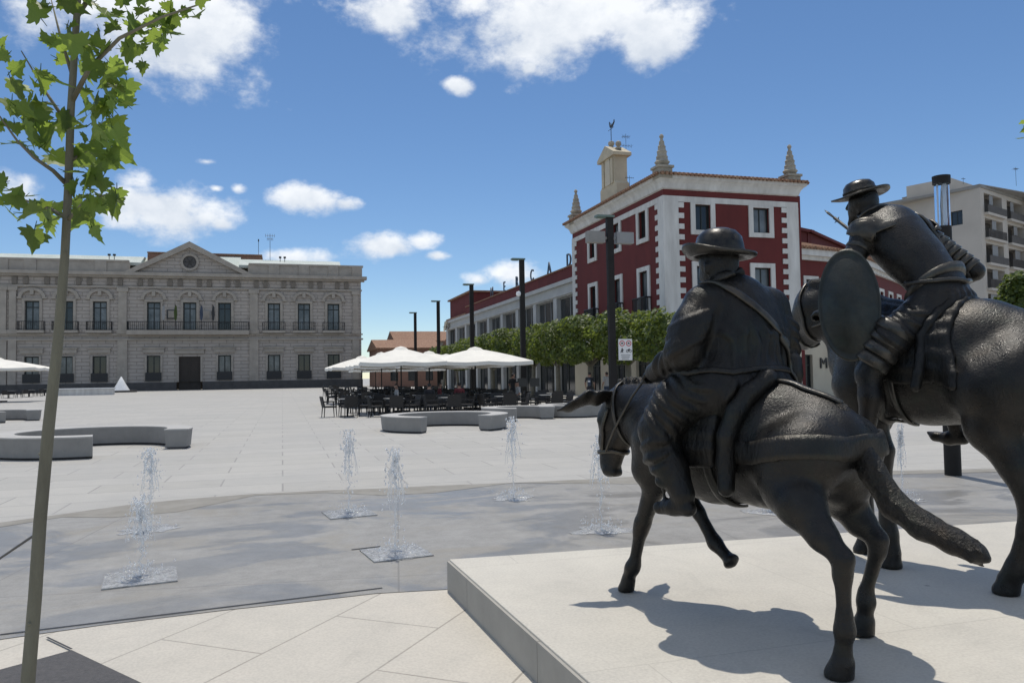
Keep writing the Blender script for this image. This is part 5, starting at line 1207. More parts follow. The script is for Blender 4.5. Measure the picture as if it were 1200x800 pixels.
# harness
ribbon(A, [(1.60, .001, 1.34), (1.56, .14, 1.15), (1.53, .09, .98), (1.5, .0, .9), (1.53, -.09, .98), (1.56, -.14, 1.15), (1.60, -.001, 1.34)], .028, .008, 'throat_strap', M['bronze_plate'], don, .009)
ribbon(A, [(1.80, .0, .84), (1.74, .09, .85), (1.64, .06, .86), (1.60, .0, .87), (1.64, -.06, .86), (1.74, -.09, .85), (1.80, .0, .84)], .026, .007, 'nose_band', M['bronze_plate'], don, .009)
for s_ in (1, -1): ribbon(A, [(1.62, s_*.13, 1.14), (1.70, s_*.11, 1.0), (1.73, s_*.09, .86)], .024, .007, 'cheek_strap', M['bronze_plate'], don, .009)
ribbon(A, [(.48, -.34, .93), (.25, -.36, .98), (.05, -.3, 1.0), (-.12, -.12, 1.0), (-.15, 0, 1.0), (-.12, .12, 1.0), (.05, .3, 1.0), (.25, .36, .98), (.48, .34, .95)], .115, .004, 'breeching_strap', M['bronze_cloth'], don, .012)
ribbon(A, [(.5, .03, 1.33), (.36, .04, 1.32), (.2, .04, 1.29), (.1, .02, 1.25), (.02, 0, 1.2)], .034, .008, 'crupper_strap', M['bronze_plate'], don, .010)
ribbon(A, [(.62, .0, .6), (.64, .2, .66), (.64, .32, .85), (.64, .3, 1.05)], .05, .008, 'girth', M['bronze_cloth'], don, .010)
# saddle cloth, thick roll behind the rider
G = Sdf(.03)
def over(u_, z0, n=9, off=.02, k=1):
    a = np.radians(-105+210*np.arange(n)/(n-1)); q, g = A.snapn(np.stack([np.full(n, u_), .5*np.sin(a), .98+.5*np.cos(a)], 1), off)
    return [x for x in q if x[2] > z0]
for u_ in np.linspace(.6, 1.02, 19):
    o_ = over(u_, .80, 17, .012); G.chain([c4(q, .024) for q in o_], .03)
sadd = G.mesh('saddle_cloth', .010, M['bronze_cloth'], dk)
G = Sdf(.02); o_ = [DF(851, 572, .33), DF(842, 545, .36), DF(845, 510, .35), DF(858, 480, .30), DF(878, 458, .2), DF(900, 447, .08), (.48, -.08, 1.345), (.5, -.22, 1.26), (.55, -.32, 1.1), (.58, -.34, .9)]
G.chain([c4(A.snap(q, .028)[0] if i > 0 else q, .05 if 0 < i < 9 else .044) for i, q in enumerate(o_)]); G.mesh('saddle_roll', .009, M['bronze_cloth'], dk)
# the rider
B = Sdf(.05)
B.chain([(.63, -.03, 1.33, .265), (.66, -.05, 1.46, .265), (.67, -.06, 1.60, .262), (.68, -.05, 1.715, .20)], .06, ((1, 0, 0), .74))
B.cone((.66, -.25, 1.745), (.71, .15, 1.745), .10, .10, .05); B.cone((.73, -.03, 1.76), (.79, 0, 1.90), .085, .068, .05)
B.chain([(.64, .12, 1.26, .2), (.6, 0, 1.28, .2), (.64, -.12, 1.26, .2)], .05)
Hc = DF(842, 302, 0.0); hx = Hc[0]
B.chain([(hx+.015, 0, 1.93, .088), (hx+.0, 0, 2.0, .105), (hx+.0, 0, 2.05, .10)], .03); B.ball((hx+.075, 0, 1.93), .055, .03); B.cone((hx+.11, 0, 1.975), (hx+.125, 0, 1.95), .014, .018, .015)
for s_ in (-1, 1): B.cone((hx-.01, s_*.105, 1.965), (hx-.005, s_*.108, 1.93), .02, .014, .012); B.ball((hx+.095, s_*.035, 1.99), .014, .01)
B.cone((hx+.10, -.03, 1.915), (hx+.10, .03, 1.915), .012, .012, .01)
for i in range(9):   # hair at the nape and beard
    a = R(100+20*i); B.cone((hx+.09*math.cos(a), .09*math.sin(a), 1.97), (hx+.088*math.cos(a)-.01, .092*math.sin(a), 1.885), .020, .012, .015)
sl = np.array([.715, .20, 1.735]); el = DF(803, 415, .33); wl_ = np.array([1.09, .20, 1.37])
B.chain([c4(sl, .105), c4(sl*.5+el*.5+[0, .01, .02], .10), c4(el, .088)], .05); B.chain([c4(el, .088), c4(el*.5+wl_*.5, .075), c4(wl_, .058)], .03)
for i in range(4): q = sl+(el-sl)*(.45+.15*i); B.cone(q+[-.05, .03, .0], q+[.05, .05, .03], .045, .04, .03)
hand(B, wl_, (1, -.35, -.12), (0, -.3, -1), -1)
sr = np.array([.645, -.30, 1.735]); er = np.array([.63, -.37, 1.44]); wr_ = np.array([1.02, -.20, 1.36])
B.chain([c4(sr, .105), c4(sr*.5+er*.5, .10), c4(er, .088)], .05); B.chain([c4(er, .088), c4(er*.5+wr_*.5, .075), c4(wr_, .058)], .03); hand(B, wr_, (1, .3, -.1), (0, .3, -1), 1)
for s_ in (1, -1):
    kn = DF(771, 507, .40); kn = np.array([kn[0], s_*.40, kn[2]]); an = DF(800, 583, .40); an = np.array([an[0], s_*.40, an[2]])
    B.chain([(.68, s_*.17, 1.27, .17), (.80, s_*.31, 1.20, .135), (*(kn+[-.01, 0, .02]), .115)], .05); B.chain([c4(kn+[-.015, 0, 0], .108), c4(kn+[-.03, 0, -.10], .10), c4(kn*.4+an*.6, .085), c4(an+[0, 0, .02], .066)], .03)
    for i in range(3): q = kn+[.0, 0, .02-.05*i]; B.cone(q+[.07, -.06*s_, .0], q+[-.06, .07*s_, -.03], .05, .045, .025)
    to = an+np.array([.155, s_*.015, -.075]); B.chain([c4(an+[-.035, 0, -.055], .046), c4(an+[.06, 0, -.055], .05), c4(to, .036)], .03, ((0, 0, 1), .85))
def folds(B, paths, r=.013, off=-.004, k=.022, n=7):
    new = []
    for pth in paths:
        P = [np.array(p, float) for p in pth]; Q = [a+(b-a)*i/n for a, b in zip(P[:-1], P[1:]) for i in range(n)]+[P[-1]]; q, g = B.snapn(Q, off); m_ = len(q)
        rr = [r*(.35+.65*math.sin(math.pi*i/(m_-1))) for i in range(m_)]; new.append((q, rr))
    for q, rr in new: B.chain([c4(a, b) for a, b in zip(q, rr)], k)
qf = np.random.RandomState(8); FP = []
for i in range(9): v_ = -.30+.066*i; FP.append([(.46, v_, 1.40), (.45, v_+qf.uniform(-.05, .05), 1.50+qf.uniform(0, .06)), (.5, v_+qf.uniform(-.06, .06), 1.56+qf.uniform(0, .08))])
for i in range(7): v_ = -.30+.1*i; FP.append([(.40, v_*.9, 1.35), (.38, v_+qf.uniform(-.03, .03), 1.27), (.42, v_*1.15, 1.18)])
for f in (.30, .42, .52, .64, .74, .86): c_ = sl+(el-sl)*f; FP.append([c_+[-.10, -.02, .05], c_+[-.07, .09, .0], c_+[.03, .11, -.05], c_+[.09, .06, -.05]])
for f in (.15, .35, .6): c_ = el+(wl_-el)*f; FP.append([c_+[-.05, .07, .07], c_+[.02, .09, 0], c_+[.05, .05, -.08]])
for f in (.4, .6, .8): c_ = sr+(er-sr)*f; FP.append([c_+[-.10, .02, .04], c_+[-.08, -.08, -.01], c_+[.03, -.11, -.05]])
for s_ in (1, -1):
    hp = np.array([.68, s_*.2, 1.28]); k_ = DF(771, 507, .40)*np.array([1, s_, 1])
    for j in range(6): f = .1+.15*j; c_ = hp+(k_-hp)*f; FP.append([c_+[-.13, s_*.06, .02-.03*j], c_+[-.03, s_*.13, .03], c_+[.08, s_*.10, .12]])
    for j in range(4): c_ = k_+np.array([-.02, 0, -.05-.075*j]); FP.append([c_+[-.10, s_*.03, .03], c_+[-.03, s_*.10, 0], c_+[.08, s_*.07, -.04]])
folds(B, FP)
rider = B.mesh('rider', .0085, M['bronze_cloth'], dk, smooth=1)
ribbon(B, [(.76, .17, 1.88), (.58, .10, 1.80), (.52, -.02, 1.66), (.44, -.14, 1.53), (.42, -.25, 1.40), (.46, -.31, 1.28)], .042, .006, 'shoulder_strap', M['bronze_plate'], rider, .012)
ribbon(B, [(.9, .2, 1.37), (.7, .33, 1.365), (.5, .22, 1.36), (.45, 0, 1.36), (.5, -.22, 1.36), (.7, -.33, 1.365), (.9, -.2, 1.37)], .03, .004, 'coat_seam', M['bronze_cloth'], rider, .010)
ribbon(B, [(.84, .14, 1.86), (.72, .12, 1.83), (.67, 0, 1.82), (.72, -.12, 1.83), (.84, -.14, 1.86)], .05, .008, 'collar', M['bronze_cloth'], rider, .02)
mb = MB(); mb.lathe([(.03, -.09), (.05, -.05), (.06, 0), (.055, .1), (.03, .13), (0, .135)], (0, 0, 0), 14); sat = mb.build('satchel', M['bronze_cloth'], rider, True); sat.location = (.56, -.34, 1.34); sat.scale = (1.3, 1.0, 1.0)
def hat(parent, c, prof_crown, rb, tilt, wob, name='hat', m_='bronze_hat', th=.012):
    mb = MB(); n = 40; cr = prof_crown; r0 = cr[-1][0]
    top = list(cr)+[(r0+(rb-r0)*f, cr[-1][1]-.012*math.sin(f*3.1)) for f in (.12, .4, .7, 1.0)]; bot = [(r, z-th) for r, z in reversed(top[len(cr)-1:])]+[(max(r-th, 0), z-th) for r, z in reversed(cr[:-1])]
    def w(r, a): f = max(0, (r-r0)/(rb-r0)); return wob(a)*f*f
    mb.lathe([(rb+.004 if abs(r-rb) < 1e-6 else r, z) for r, z in top+bot], (0, 0, 0), n, wob=w); o = mb.build(name, M[m_], parent, True); o.location = tuple(c); o.rotation_euler = tilt; return o
hc = (hx-.005, 0, 2.035)
h1 = hat(rider, hc, [(0, .150), (.05, .148), (.092, .134), (.124, .10), (.137, .05), (.141, 0.0)], .205, (R(1), R(-2), 0), lambda a: .05*max(0, math.cos(a-1.15))**2-.006*math.cos(a))
mb = MB(); mb.lathe([(.139, 0.005), (.145, .008), (.143, .03), (.136, .033)], n=36); hb = mb.build('hat_band', M['bronze'], h1, True)
# reins
mb = MB(); mb.tube([wl_+[.1, -.03, -.02], (1.35, .15, 1.22), (1.55, .13, 1.0), (1.68, .085, .86)], .008, 6); mb.tube([wr_+[.1, .03, -.02], (1.35, -.15, 1.22), (1.55, -.13, 1.0), (1.68, -.085, .86)], .008, 6); mb.build('reins', M['bronze_plate'], dk, True)

# ------------------------------------------------------------------ bronze horse rider
HF = Frame((4.37, 3.79), 17.5)
ho = thing('horse_rider_statue', 'dark bronze statue of an armoured man with oval shield and lance riding a horse', 'statue', HF.o, HF.rz)
A = Sdf(.07)
A.chain([(-.06, 0, 1.40, .30), (.2, 0, 1.40, .375), (.5, 0, 1.38, .375), (.78, 0, 1.42, .36), (.95, 0, 1.44, .29)], .08, ((0, 1, 0), .82))
A.cone((-.12, 0, 1.46), (.15, 0, 1.58), .18, .2, .1)
for s_ in (-1, 1): A.cone((-.12, s_*.17, 1.35), (.02, s_*.2, 1.25), .21, .24, .08); A.cone((.85, s_*.16, 1.45), (.93, s_*.17, 1.25), .19, .16, .08)
A.chain([(.86, 0, 1.56, .27), (1.08, 0, 1.72, .215), (1.28, 0, 1.84, .17), (1.40, 0, 1.88, .145)], .08, ((0, 1, 0), .6))
mz = HF(941, 397, -.26); po = np.array([1.38, .03, 1.86]); A.chain([c4(po, .12), c4(po*.65+mz*.35, .118), c4(po*.25+mz*.75, .085), c4(mz, .074)], .05); A.chain([(1.36, .02, 1.72, .10), c4(po*.5+mz*.5+[-.03, 0, -.09], .08), c4(mz+[-.03, .02, -.04], .05)], .05)
for s_ in (-1, 1): A.cone((1.34, s_*.06, 1.96), (1.35, s_*.075, 2.06), .03, .01, .02); A.ball(po*.65+mz*.35+[.03, s_*.09, .03], .028, .015); A.ball(mz+[.03, s_*.04, .0], .02, .015)
def hoof(c, fet, r=.078):
    A.cone((c[0]+.015, c[1], .016), (c[0]*.65+fet[0]*.35, c[1], .10), r, r*.74, .015)
# hind legs
h1_ = HF(1182, 688, .19); f1_ = HF(1192, 660, .19); k1_ = HF(1214, 590, .22)
leg([((-.1, .19, 1.25), .22), ((.02, .22, 1.0), .16)], .07); leg([((.02, .22, 1.02), .16), ((-.1, .22, .78), .10), ((-.17, .21, .58), .075), ((-.14, .2, .40), .058), ((-.07, .19, .19), .056), ((-.06, .19, .15), .062), (h1_+[0, 0, .05], .06)]); hoof(h1_, f1_)
leg([((-.1, -.19, 1.25), .22), ((-.02, -.22, 1.0), .16)], .07); leg([((-.02, -.22, 1.02), .16), ((-.2, -.22, .78), .10), ((-.33, -.21, .56), .075), ((-.35, -.2, .36), .058), ((-.36, -.19, .18), .06), ((-.33, -.19, .08), .058)]); hoof((-.32, -.19, 0), (-.36, -.19, .15))
# fore legs
h2_ = HF(1046, 655, .12); f2_ = HF(1041, 625, .12); kn2 = HF(1034, 528, .13)
leg([((.9, .16, 1.25), .19), ((.87, .16, 1.0), .125)], .07); leg([((.87, .16, 1.02), .125), (kn2*.55+np.array([.87, .15, 1.0])*.45, .085), (kn2, .076), (kn2+[0, 0, -.08], .06), (f2_*.6+kn2*.4, .05), (f2_, .062), (h2_+[0, 0, .045], .058)]); hoof(h2_, f2_)
leg([((.93, -.16, 1.25), .19), ((1.02, -.17, 1.0), .12)], .07); leg([((1.02, -.17, 1.02), .12), ((1.12, -.16, .72), .075), ((1.11, -.15, .5), .055), ((1.10, -.15, .2), .058), ((1.12, -.15, .08), .055)]); hoof((1.12, -.15, 0), (1.1, -.15, .15))
hor = A.mesh('horse', .0135, M['bronze'], ho, 0.0)
T = Sdf(.04); T.chain([(-.36, 0, 1.55, .06), (-.46, .02, 1.42, .075), (-.52, .03, 1.15, .09), (-.55, .03, .85, .09), (-.56, .03, .55, .06), (-.56, .03, .42, .02)])
for i in range(30): a = i*2.4; z = 1.45-i*.032; T.cone((-.5+.075*math.cos(a), .03+.075*math.sin(a), z), (-.53+.085*math.cos(a+.6), .03+.085*math.sin(a+.6), z-.13), .016, .008, .012)
T.mesh('tail', .011, M['bronze_hair'], hor, smooth=1)
MN = Sdf(.02)
for i in range(16): f = i/15; q, g = A.snap((.92+.48*f, 0, 2.05+.1*f), -.01); MN.chain([c4(q, .03), c4(q+[-.02, .05, .01], .026), c4(q+[-.03, .085, -.09-.03*(i % 3)], .012)])
MN.mesh('mane', .010, M['bronze_hair'], hor, smooth=1)
for k, uu in enumerate((.70, .62)): ribbon(A, [(uu, .0, .95), (uu, .25, 1.02), (uu-.01, .38, 1.3), (uu-.02, .33, 1.55)], .04, .008, 'girth', M['bronze_plate'], hor, .012)
ribbon(A, [(1.42, .0, 2.03), (1.40, .14, 1.85), (1.38, .09, 1.66), (1.36, 0, 1.6)], .03, .008, 'bridle', M['bronze_plate'], hor, .010)
ribbon(A, [po*.3+mz*.7+[.02, .12, .04], po*.3+mz*.7+[-.06, .1, -.06], po*.3+mz*.7+[-.1, 0, -.1]], .028, .008, 'nose_band', M['bronze_plate'], hor, .010)
G = Sdf(.03)
def over2(u_, z0, off):
    a = np.radians(-105+210*np.arange(17)/16); q, g = A.snapn(np.stack([np.full(17, u_), .6*np.sin(a), 1.40+.6*np.cos(a)], 1), off)
    return [x for x in q if x[2] > z0]
for u_ in np.linspace(.24, .78, 23): G.chain([c4(q, .018) for q in over2(u_, 1.02, .004)], .03)
G.mesh('saddle_cloth', .012, M['bronze_cloth'], ho)
G = Sdf(.02); q_ = over2(.27, 1.0, .018); G.chain([c4(q+[.16*(abs(q[1])/.35)**2, 0, 0], .034) for q in q_], .02); G.mesh('saddle_roll', .010, M['bronze_cloth'], ho)
# the rider, leaning forward
B = Sdf(.045)
pel = HF(1108, 357, 0.0); ws = HF(1097, 331, 0.0); chs = HF(1052, 282, 0.0); nk = HF(1016, 252, -.02); hd = HF(1011, 236, -.02)
B.cone(ws+np.array([0, 0, -.03]), pel*.6+ws*.4+np.array([.01, 0, -.04]), .17, .225, .03, ((1, 0, 0), .8))
B.chain([c4(pel+[0, 0, -.03], .20), c4(pel*.4+ws*.6, .17), c4(ws, .18), c4(ws*.45+chs*.55, .225), c4(chs, .235), c4(chs*.45+nk*.55+[-.02, 0, -.03], .17)], .06, ((.7, 0, -.6), .76))
shl = chs*.62+nk*.38+np.array([.02, .20, -.03]); shr = HF(1074, 271, -.23); B.ball(HF(1046, 270, -.04), .18, .06)
B.cone(shl, shr, .10, .10, .06); B.cone(chs*.3+nk*.7, hd+[-.01, 0, -.06], .072, .062, .04)
B.chain([c4(hd+[-.01, 0, .03], .092), c4(hd+[-.005, 0, -.01], .10), c4(hd+[.045, 0, -.06], .065)], .03); B.cone(hd+[.10, 0, .01], hd+[.122, 0, -.03], .013, .018, .014)
for s_ in (-1, 1): B.ball(hd+[.075, s_*.035, .02], .014, .01); B.cone(hd+[-.01, s_*.093, 0], hd+[-.005, s_*.095, -.035], .018, .012, .012)
B.cone(hd+[.09, -.025, -.055], hd+[.09, .025, -.055], .011, .011, .01); B.chain([c4(hd+[.075, 0, -.09], .035), c4(hd+[.10, 0, -.15], .02), c4(hd+[.105, 0, -.19], .008)], .02)
for i in range(9): a = R(95+21*i); B.cone(hd+[.08*math.cos(a), .085*math.sin(a), .0], hd+[.075*math.cos(a)-.015, .08*math.sin(a), -.085], .018, .010, .014)
ell = HF(985, 330, .36); wll = np.array([.98, .34, 1.72]); wll = HF(995, 362, .36)+np.array([.18, 0, 0])
B.chain([c4(shl, .10), c4(shl*.5+ell*.5, .07), c4(ell, .06)], .04); B.chain([c4(ell, .058), c4(wll, .042)], .03); hand(B, wll, (1, -.2, -.1), (0, -.2, -1), -1)
elr = HF(1142, 318, -.36); wrr = elr+np.array([.30, .05, -.08])
B.chain([c4(shr, .10), c4(shr*.5+elr*.5, .072), c4(elr, .062)], .04); B.chain([c4(elr, .06), c4(elr*.4+wrr*.6, .052), c4(wrr, .038)], .03); hand(B, wrr, (1, .1, -.05), (0, .4, -1), 1)
knl = HF(1018, 438, .42); anl = HF(1016, 505, .46); 
for s_ in (1, -1):
    f = np.array([1, s_, 1]); kn = knl*f; 
    if s_ > 0: an = anl
    else: an = HF(1122, 505, -.46)
    B.chain([c4(pel+[.06, s_*.12, -.05], .15), c4((pel+[0, s_*.30, -.02])*.45+kn*.55+[0, 0, .04], .115), c4(kn, .085)], .05)
    B.chain([c4(kn, .082), c4(kn*.6+an*.4+[-.02, 0, 0], .076), c4(an, .05)], .03)
    B.chain([c4(an+[-.04, 0, -.05], .044), c4(an+[.06, 0, -.055], .046), c4(an+[.16, 0, -.045], .032), c4(an+[.21, 0, -.02], .012)], .025)
FP = []
for s_ in (1, -1):
    hp = pel+np.array([.06, s_*.2, -.05]); k_ = knl*np.array([1, s_, 1])
    for j in range(4): f = .05+.14*j; c_ = hp+(k_-hp)*f; FP.append([c_+[-.14, s_*.06, -.03*j], c_+[-.03, s_*.14, .02], c_+[.09, s_*.09, .12]])
for i in range(7): v_ = -.2+.066*i; c_ = pel+np.array([-.18, v_, .02]); FP.append([c_+[.0, 0, .09], c_+[-.04, .02, 0], c_+[-.02, .03, -.1]])
folds(B, FP, .012)
r2_ = B.mesh('rider', .009, M['bronze'], ho, smooth=1)
# armour plates
def plate(name, fn, th=.012, nu=10, nv=16):
    mb = MB(); vs = []; fs = []
    for i in range(nu+1):
        for j in range(nv+1): vs.append(fn(i/nu, j/nv))
    for i in range(nu):
        for j in range(nv): a = i*(nv+1)+j; fs.append((a, a+1, a+nv+2, a+nv+1))
    mb.add(vs, fs); o = mb.build(name, M['bronze_plate'], r2_, True); s_ = o.modifiers.new('thick', 'SOLIDIFY'); s_.thickness = th; s_.offset = 0; return o
def snap_plate(name, c, ex, ey, off=.018, power=2.0):
    c = np.array(c, float); ex = np.array(ex, float); ey = np.array(ey, float)
    pts = [c+ex*math.cos(2*math.pi*j/26)*i/7+ey*math.sin(2*math.pi*j/26)*i/7 for i in range(8) for j in range(27)]; q, g = B.snapn(pts, off)
    return plate(name, lambda a, b: q[int(round(a*7))*27+int(round(b*26))], .014, 7, 26)
snap_plate('pauldron', shl+np.array([-.09, .08, .06]), (.17, .02, -.01), (-.02, .07, .10))
snap_plate('pauldron', shr+np.array([-.07, -.08, .05]), (.15, -.02, -.01), (-.02, -.07, .10))
def bandr(c, ax, r, w, name='arm_band', sq=1.0):
    ax = np.array(ax, float); ax /= np.linalg.norm(ax); mb = MB(); mb.tube([c-ax*w*.5, c-ax*w*.2, c+ax*w*.35, c+ax*w*.5], [r*1.0, r*1.10, r*1.16, r*1.02], 22, sq=sq); o = mb.build(name, M['bronze_plate'], r2_, True); return o
for i in range(7): f = .28+.105*i; bandr(shr+(elr-shr)*f, elr-shr, .085-.017*f, .05)
for i in range(3): f = .1+.25*i; bandr(elr+(wrr-elr)*f, wrr-elr, .064-.016*f, .055)
for i in range(4): f = .3+.17*i; bandr(shl+(ell-shl)*f, ell-shl, .082-.018*f, .05)
kk = knl; th0 = pel+np.array([.06, .24, -.03])
for i in range(4): f = .40+.155*i; bandr(th0*(1-f)+kk*f+np.array([0, .03, .03]), kk-th0, .140-.040*f, .08, 'thigh_plate')
ax_ = chs-ws; bandr(ws+np.array([0, 0, -.02]), ax_, .205, .06, 'belt', .9); 
cu_ = [(ws+ax_*f, r) for f, r in ((.10, .172), (.3, .188), (.6, .205), (.9, .212), (1.15, .20))]
ribbon(B, [nk+np.array([.06, .12, -.02]), nk+np.array([-.12, .08, -.02]), nk+np.array([-.14, -.04, -.02]), nk+np.array([-.08, -.14, -.03]), shr+np.array([-.10, .06, .06]), shr+np.array([-.16, .03, -.05]), chs*.7+ws*.3+np.array([-.08, -.25, -.05]), ws+np.array([-.02, -.22, .02])], .024, .004, 'plate_edge', M['bronze_plate'], r2_, .014)
ribbon(B, [ws+np.array([.1, .22, -.01]), ws+np.array([-.1, .18, -.01]), ws+np.array([-.2, 0, -.01]), ws+np.array([-.1, -.18, -.01]), ws+np.array([.1, -.22, -.01])], .03, .006, 'backplate_flange', M['bronze_plate'], r2_, .022)
h2o = hat(r2_, hd+np.array([.02, 0, .068]), [(0, .092), (.05, .09), (.085, .078), (.108, .05), (.115, 0.0)], .20, (R(-8), R(6), 0), lambda a: .012*math.cos(2*a)-.01)
mb = MB(); mb.lathe([(.113, 0.004), (.119, .006), (.117, .02), (.109, .022)], n=30); mb.build('hat_band', M['bronze'], h2o, True)
# oval shield on the left arm
sc_ = HF(995, 357, .50); nrm = np.array([-.42, .90, .12]); nrm /= np.linalg.norm(nrm); ey = np.array([.05, 0, 1.0]); ey = ey-nrm*(ey@nrm); ey /= np.linalg.norm(ey); ex = np.cross(ey, nrm)
mb = MB(); vs = [tuple(sc_+nrm*.075)]; n = 48; prof = [(.15, .073), (.35, .062), (.6, .043), (.85, .016), (.93, .006), (.95, .012), (1.0, .010), (1.0, -.012), (.94, -.014), (.6, .022), (.2, .05)]
SW, SH = .196, .385
for r, z in prof:
    for k in range(n): a = 2*math.pi*k/n; vs.append(tuple(sc_+ex*SW*r*math.cos(a)+ey*SH*r*math.sin(a)+nrm*z))
vs.append(tuple(sc_+nrm*.055)); fs = [(0, 1+k, 1+(k+1) % n) for k in range(n)]
for i in range(len(prof)-1):
    for k in range(n): fs.append((1+i*n+k, 1+(i+1)*n+k, 1+(i+1)*n+(k+1) % n, 1+i*n+(k+1) % n))
L0 = 1+(len(prof)-1)*n; fs += [(L0+k, len(vs)-1, L0+(k+1) % n) for k in range(n)]
mb.add(vs, fs); mb.build('shield', M['bronze_green'], ho, True)
# lance
tip = HF(966, 246, -.42); l2 = HF(1000, 273, -.42); dl = l2-tip; dl /= np.linalg.norm(dl); end = tip+dl*1.35
mb = MB(); mb.tube([tip+dl*.12, end], .013, 10); ln = mb.build('lance', M['bronze_plate'], ho, True)
mb = MB(); mb.tube([tip, tip+dl*.05, tip+dl*.12, tip+dl*.15], [.002, .02, .014, .014], 10, sq=.5); e_ = np.cross(dl, (0, 1, 0)); e_ /= np.linalg.norm(e_); mb.tube([tip+dl*.15+e_*.028, tip+dl*.16, tip+dl*.15-e_*.028], [.003, .008, .003], 8); mb.build('lance_head', M['bronze_plate'], ln, True)
mb = MB(); mb.tube([wll+[.08, -.02, -.02], (1.15, .2, 1.72), (1.3, .14, 1.7), tuple(mz*.8+po*.2+[0, .09, -.02])], .009, 6); mb.tube([wll+[.08, -.02, -.02], (1.2, -.14, 1.8), (1.35, -.16, 1.7), tuple(mz*.8+po*.2+[0, -.09, -.02])], .009, 6); mb.build('reins', M['bronze_plate'], ho, True)
# ------------------------------------------------------------------ young plane tree in the foreground
def leaf_shape():
    P = [(0, 0), (.13, -.10), (.30, -.12), (.27, .02), (.47, .06), (.60, .16), (.44, .24), (.50, .38), (.35, .38), (.22, .52), (.22, .66), (.10, .74), (0, 1.0)]
    return P+[(-x, y) for x, y in reversed(P[1:-1])]
LS = leaf_shape()
def add_leaf(mb, c, size, q, droop=None):
    nrm = q.normal(0, 1, 3)*np.array([.8, .8, .5])+np.array([0, 0, .65]); nrm /= np.linalg.norm(nrm)
    d = q.normal(0, 1, 3)+np.array([0, 0, -.55]); d -= nrm*(d@nrm); d /= np.linalg.norm(d); w = np.cross(nrm, d); fold = q.uniform(.05, .3); curl = q.uniform(-.25, .25)
    ctr = len(mb.v); vs = [c+size*d*.35-nrm*size*.03]
    for (x, y) in LS: vs.append(c+size*(w*x+d*y+nrm*(abs(x)*fold+curl*(y-.35)**2)))
    n = len(LS); mb.add(vs, [(0, 1+k, 1+(k+1) % n) for k in range(n)])
    mb.tube([c+d*size*.02, c-d*size*.3+nrm*.012], [.0022, .0012], 4, cap=False)
def young_tree(name_lab, base, trunk, rad, branches, leaves, q, size=(.07, .13), spread=.06):
    t = thing('young_tree', name_lab, 'tree', base); b = np.array(base)
    mb = MB(); mb.tube([p-b for p in trunk], rad, 12)
    for i in range(9):
        f = q.uniform(.05, .6)*(len(trunk)-1); k = int(f); c = trunk[k]+(trunk[k+1]-trunk[k])*(f-k)-b; a = q.uniform(0, 6.28); r = rad[k]
        mb.tube([c+np.array([math.cos(a), math.sin(a), 0])*r*.5, c+np.array([math.cos(a), math.sin(a), .3])*(r*1.25)], [r*.45, r*.18], 6)
    mb.build('trunk', M['bark_young'], t, True)
    mb = MB()
    for br, r in branches: mb.tube([np.array(p)-b for p in br], [r*(1-.75*i/(len(br)-1)) for i in range(len(br))], 7)
    mb.build('branch', M['bark_young'], t, True)
    mb = MB()
    for c in leaves: add_leaf(mb, np.array(c)-b, q.uniform(*size), q)
    mb.build('leaf', M['leaf'], t, fix=False)['kind'] = 'stuff'
    return t
q = np.random.RandomState(11); TY = 3.45
base = atY(27, 862, TY); base[2] = 0.012
tp_ = [(27, 862), (33, 795), (41, 700), (47, 610), (57, 500), (68, 400), (76, 300), (80, 220), (83, 130), (88, 50), (93, -30), (97, -130), (100, -240)]
tr = [base]+[atY(x, y, TY) for x, y in tp_[1:]]
rad = [.027, .0255, .0245, .0235, .022, .0195, .0165, .0155, .0145, .0135, .0125, .010, .005]
def bp(pts): return [atY(x, y, TY+dy) for x, y, dy in pts]
br = [(bp([(77, 215, 0), (62, 200, -.05), (40, 185, -.1), (20, 165, -.12), (-5, 130, -.2)]), .010), (bp([(76, 255, 0), (60, 245, .1), (30, 235, .18), (5, 228, .2)]), .009), (bp([(81, 190, 0), (110, 170, .1), (140, 160, .15)]), .008),
      (bp([(84, 120, 0), (105, 80, -.1), (140, 45, -.18), (190, 20, -.25), (235, 5, -.3)]), .011), (bp([(82, 150, 0), (55, 110, .1), (25, 60, .2)]), .009), (bp([(78, 260, 0), (100, 235, -.08), (135, 225, -.12)]), .008),
      (bp([(85, 90, 0), (70, 40, .1), (60, 0, .15)]), .008), (bp([(90, 20, 0), (130, -40, .2), (200, -90, .3)]), .011), (bp([(90, 0, 0), (40, -60, -.2), (-40, -120, -.3)]), .011), (bp([(95, -80, 0), (140, -160, -.2), (190, -220, -.3)]), .009), (bp([(95, -60, 0), (60, -150, .2), (20, -230, .3)]), .009)]
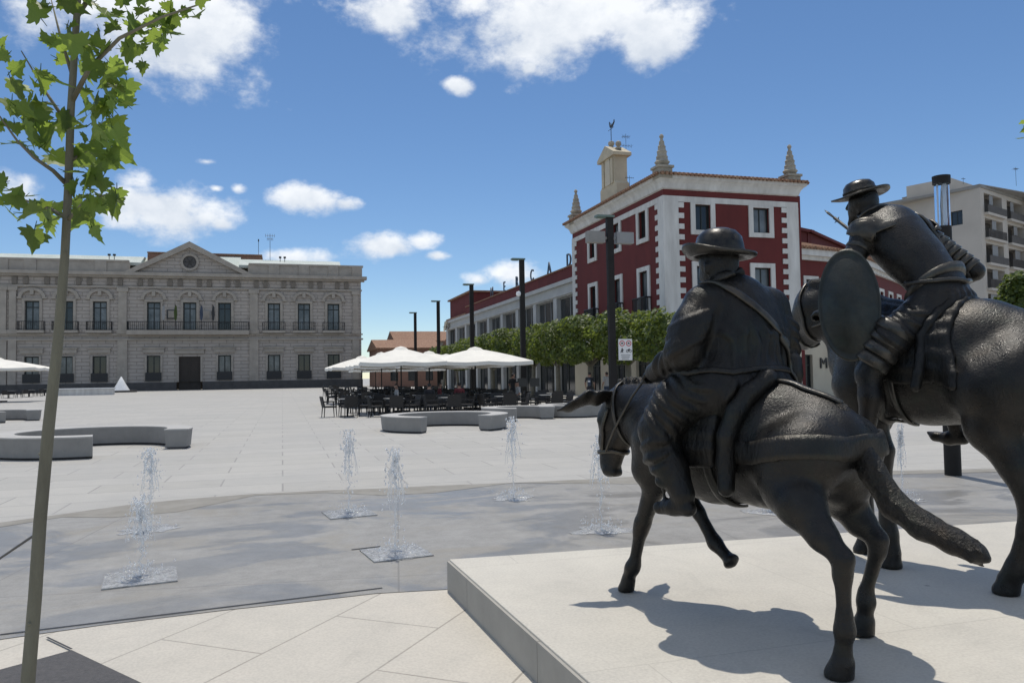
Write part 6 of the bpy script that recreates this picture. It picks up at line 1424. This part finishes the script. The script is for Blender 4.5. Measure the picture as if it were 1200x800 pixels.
lc = [(18, 232), (22, 246), (55, 245), (62, 262), (96, 238), (112, 228), (130, 232), (140, 218), (100, 262), (35, 148), (52, 152), (30, 172), (60, 178), (95, 178), (115, 188), (122, 166), (10, 150), (6, 62), (12, 88), (46, 92), (62, 96), (50, 125), (70, 42), (66, 60), (110, 52), (125, 32), (140, 22), (160, 30), (175, 12), (190, 25), (200, 15), (214, 10), (228, 5), (178, 50), (192, 42), (130, 62), (120, 80), (135, 92), (150, 104), (110, 108), (125, 112), (145, 112), (100, 132), (118, 150), (122, 128), (62, 0), (72, 12), (105, 5), (150, 2), (5, 215), (40, 262), (118, 205), (105, 205), (70, 150), (45, 165), (15, 120), (100, 150), (85, 205), (128, 140), (150, 60), (100, 70), (165, 60)]
lv = []
for (x, y) in lc:
    for k in range(3):
        lv.append(atY(x+q.normal(0, 7), y+q.normal(0, 7), TY+q.normal(0, .16)))
for k in range(210): # the crown above the picture
    lv.append(atY(95+q.normal(0, 90), -20-abs(q.normal(0, 110)), TY+q.normal(0, .3)))
young_tree('slender young plane tree with a leaning bare trunk and lobed green leaves at the left', base, tr, rad, br, lv, q, (.05, .12))
# guy wire
a, b_ = atY(47, 622, TY), gnd(-120, 735); gw = thing('guy_wire', 'thin dark guy wire from the young tree trunk down to the left', 'wire', (b_[0], b_[1], 0)); mb = MB(); mb.tube([(0, 0, .0), a-np.array([b_[0], b_[1], 0])], .005, 6); mb.build('wire', M['iron'], gw); mb = MB(); mb.lathe([(0, .05), (.02, .05), (.02, 0)], n=8); mb.build('anchor', M['iron'], gw)
# second young tree just outside on the right, a few leaves reaching into the picture
q = np.random.RandomState(4); RY = 7.6; bs = gnd(1262, 640); bs = atY(1262, 640, RY); bs[2] = 0
tr = [bs]+[atY(x, y, RY) for x, y in ((1259, 500), (1256, 350), (1252, 200), (1250, 80), (1250, -40), (1252, -120))]
brs = [([atY(1252, 190, RY), atY(1228, 168, RY), atY(1203, 152, RY)], .010), ([atY(1250, 60, RY), atY(1290, 0, RY), atY(1340, -30, RY)], .012)]
lv = [atY(x+q.normal(0, 2), y+q.normal(0, 4), RY+q.normal(0, .05)) for x, y in ((1201, 142), (1203, 152), (1199, 160), (1210, 150), (1222, 165), (1215, 158), (1230, 172), (1240, 180))]+[atY(1268+abs(q.normal(0, 40)), 30+q.normal(0, 55), RY+q.normal(0, .3)) for _ in range(150)]
young_tree('young tree outside the right edge showing only a leaf tip high at the right', bs, tr, [.04, .037, .034, .03, .026, .02, .008], brs, lv, q, (.09, .15))
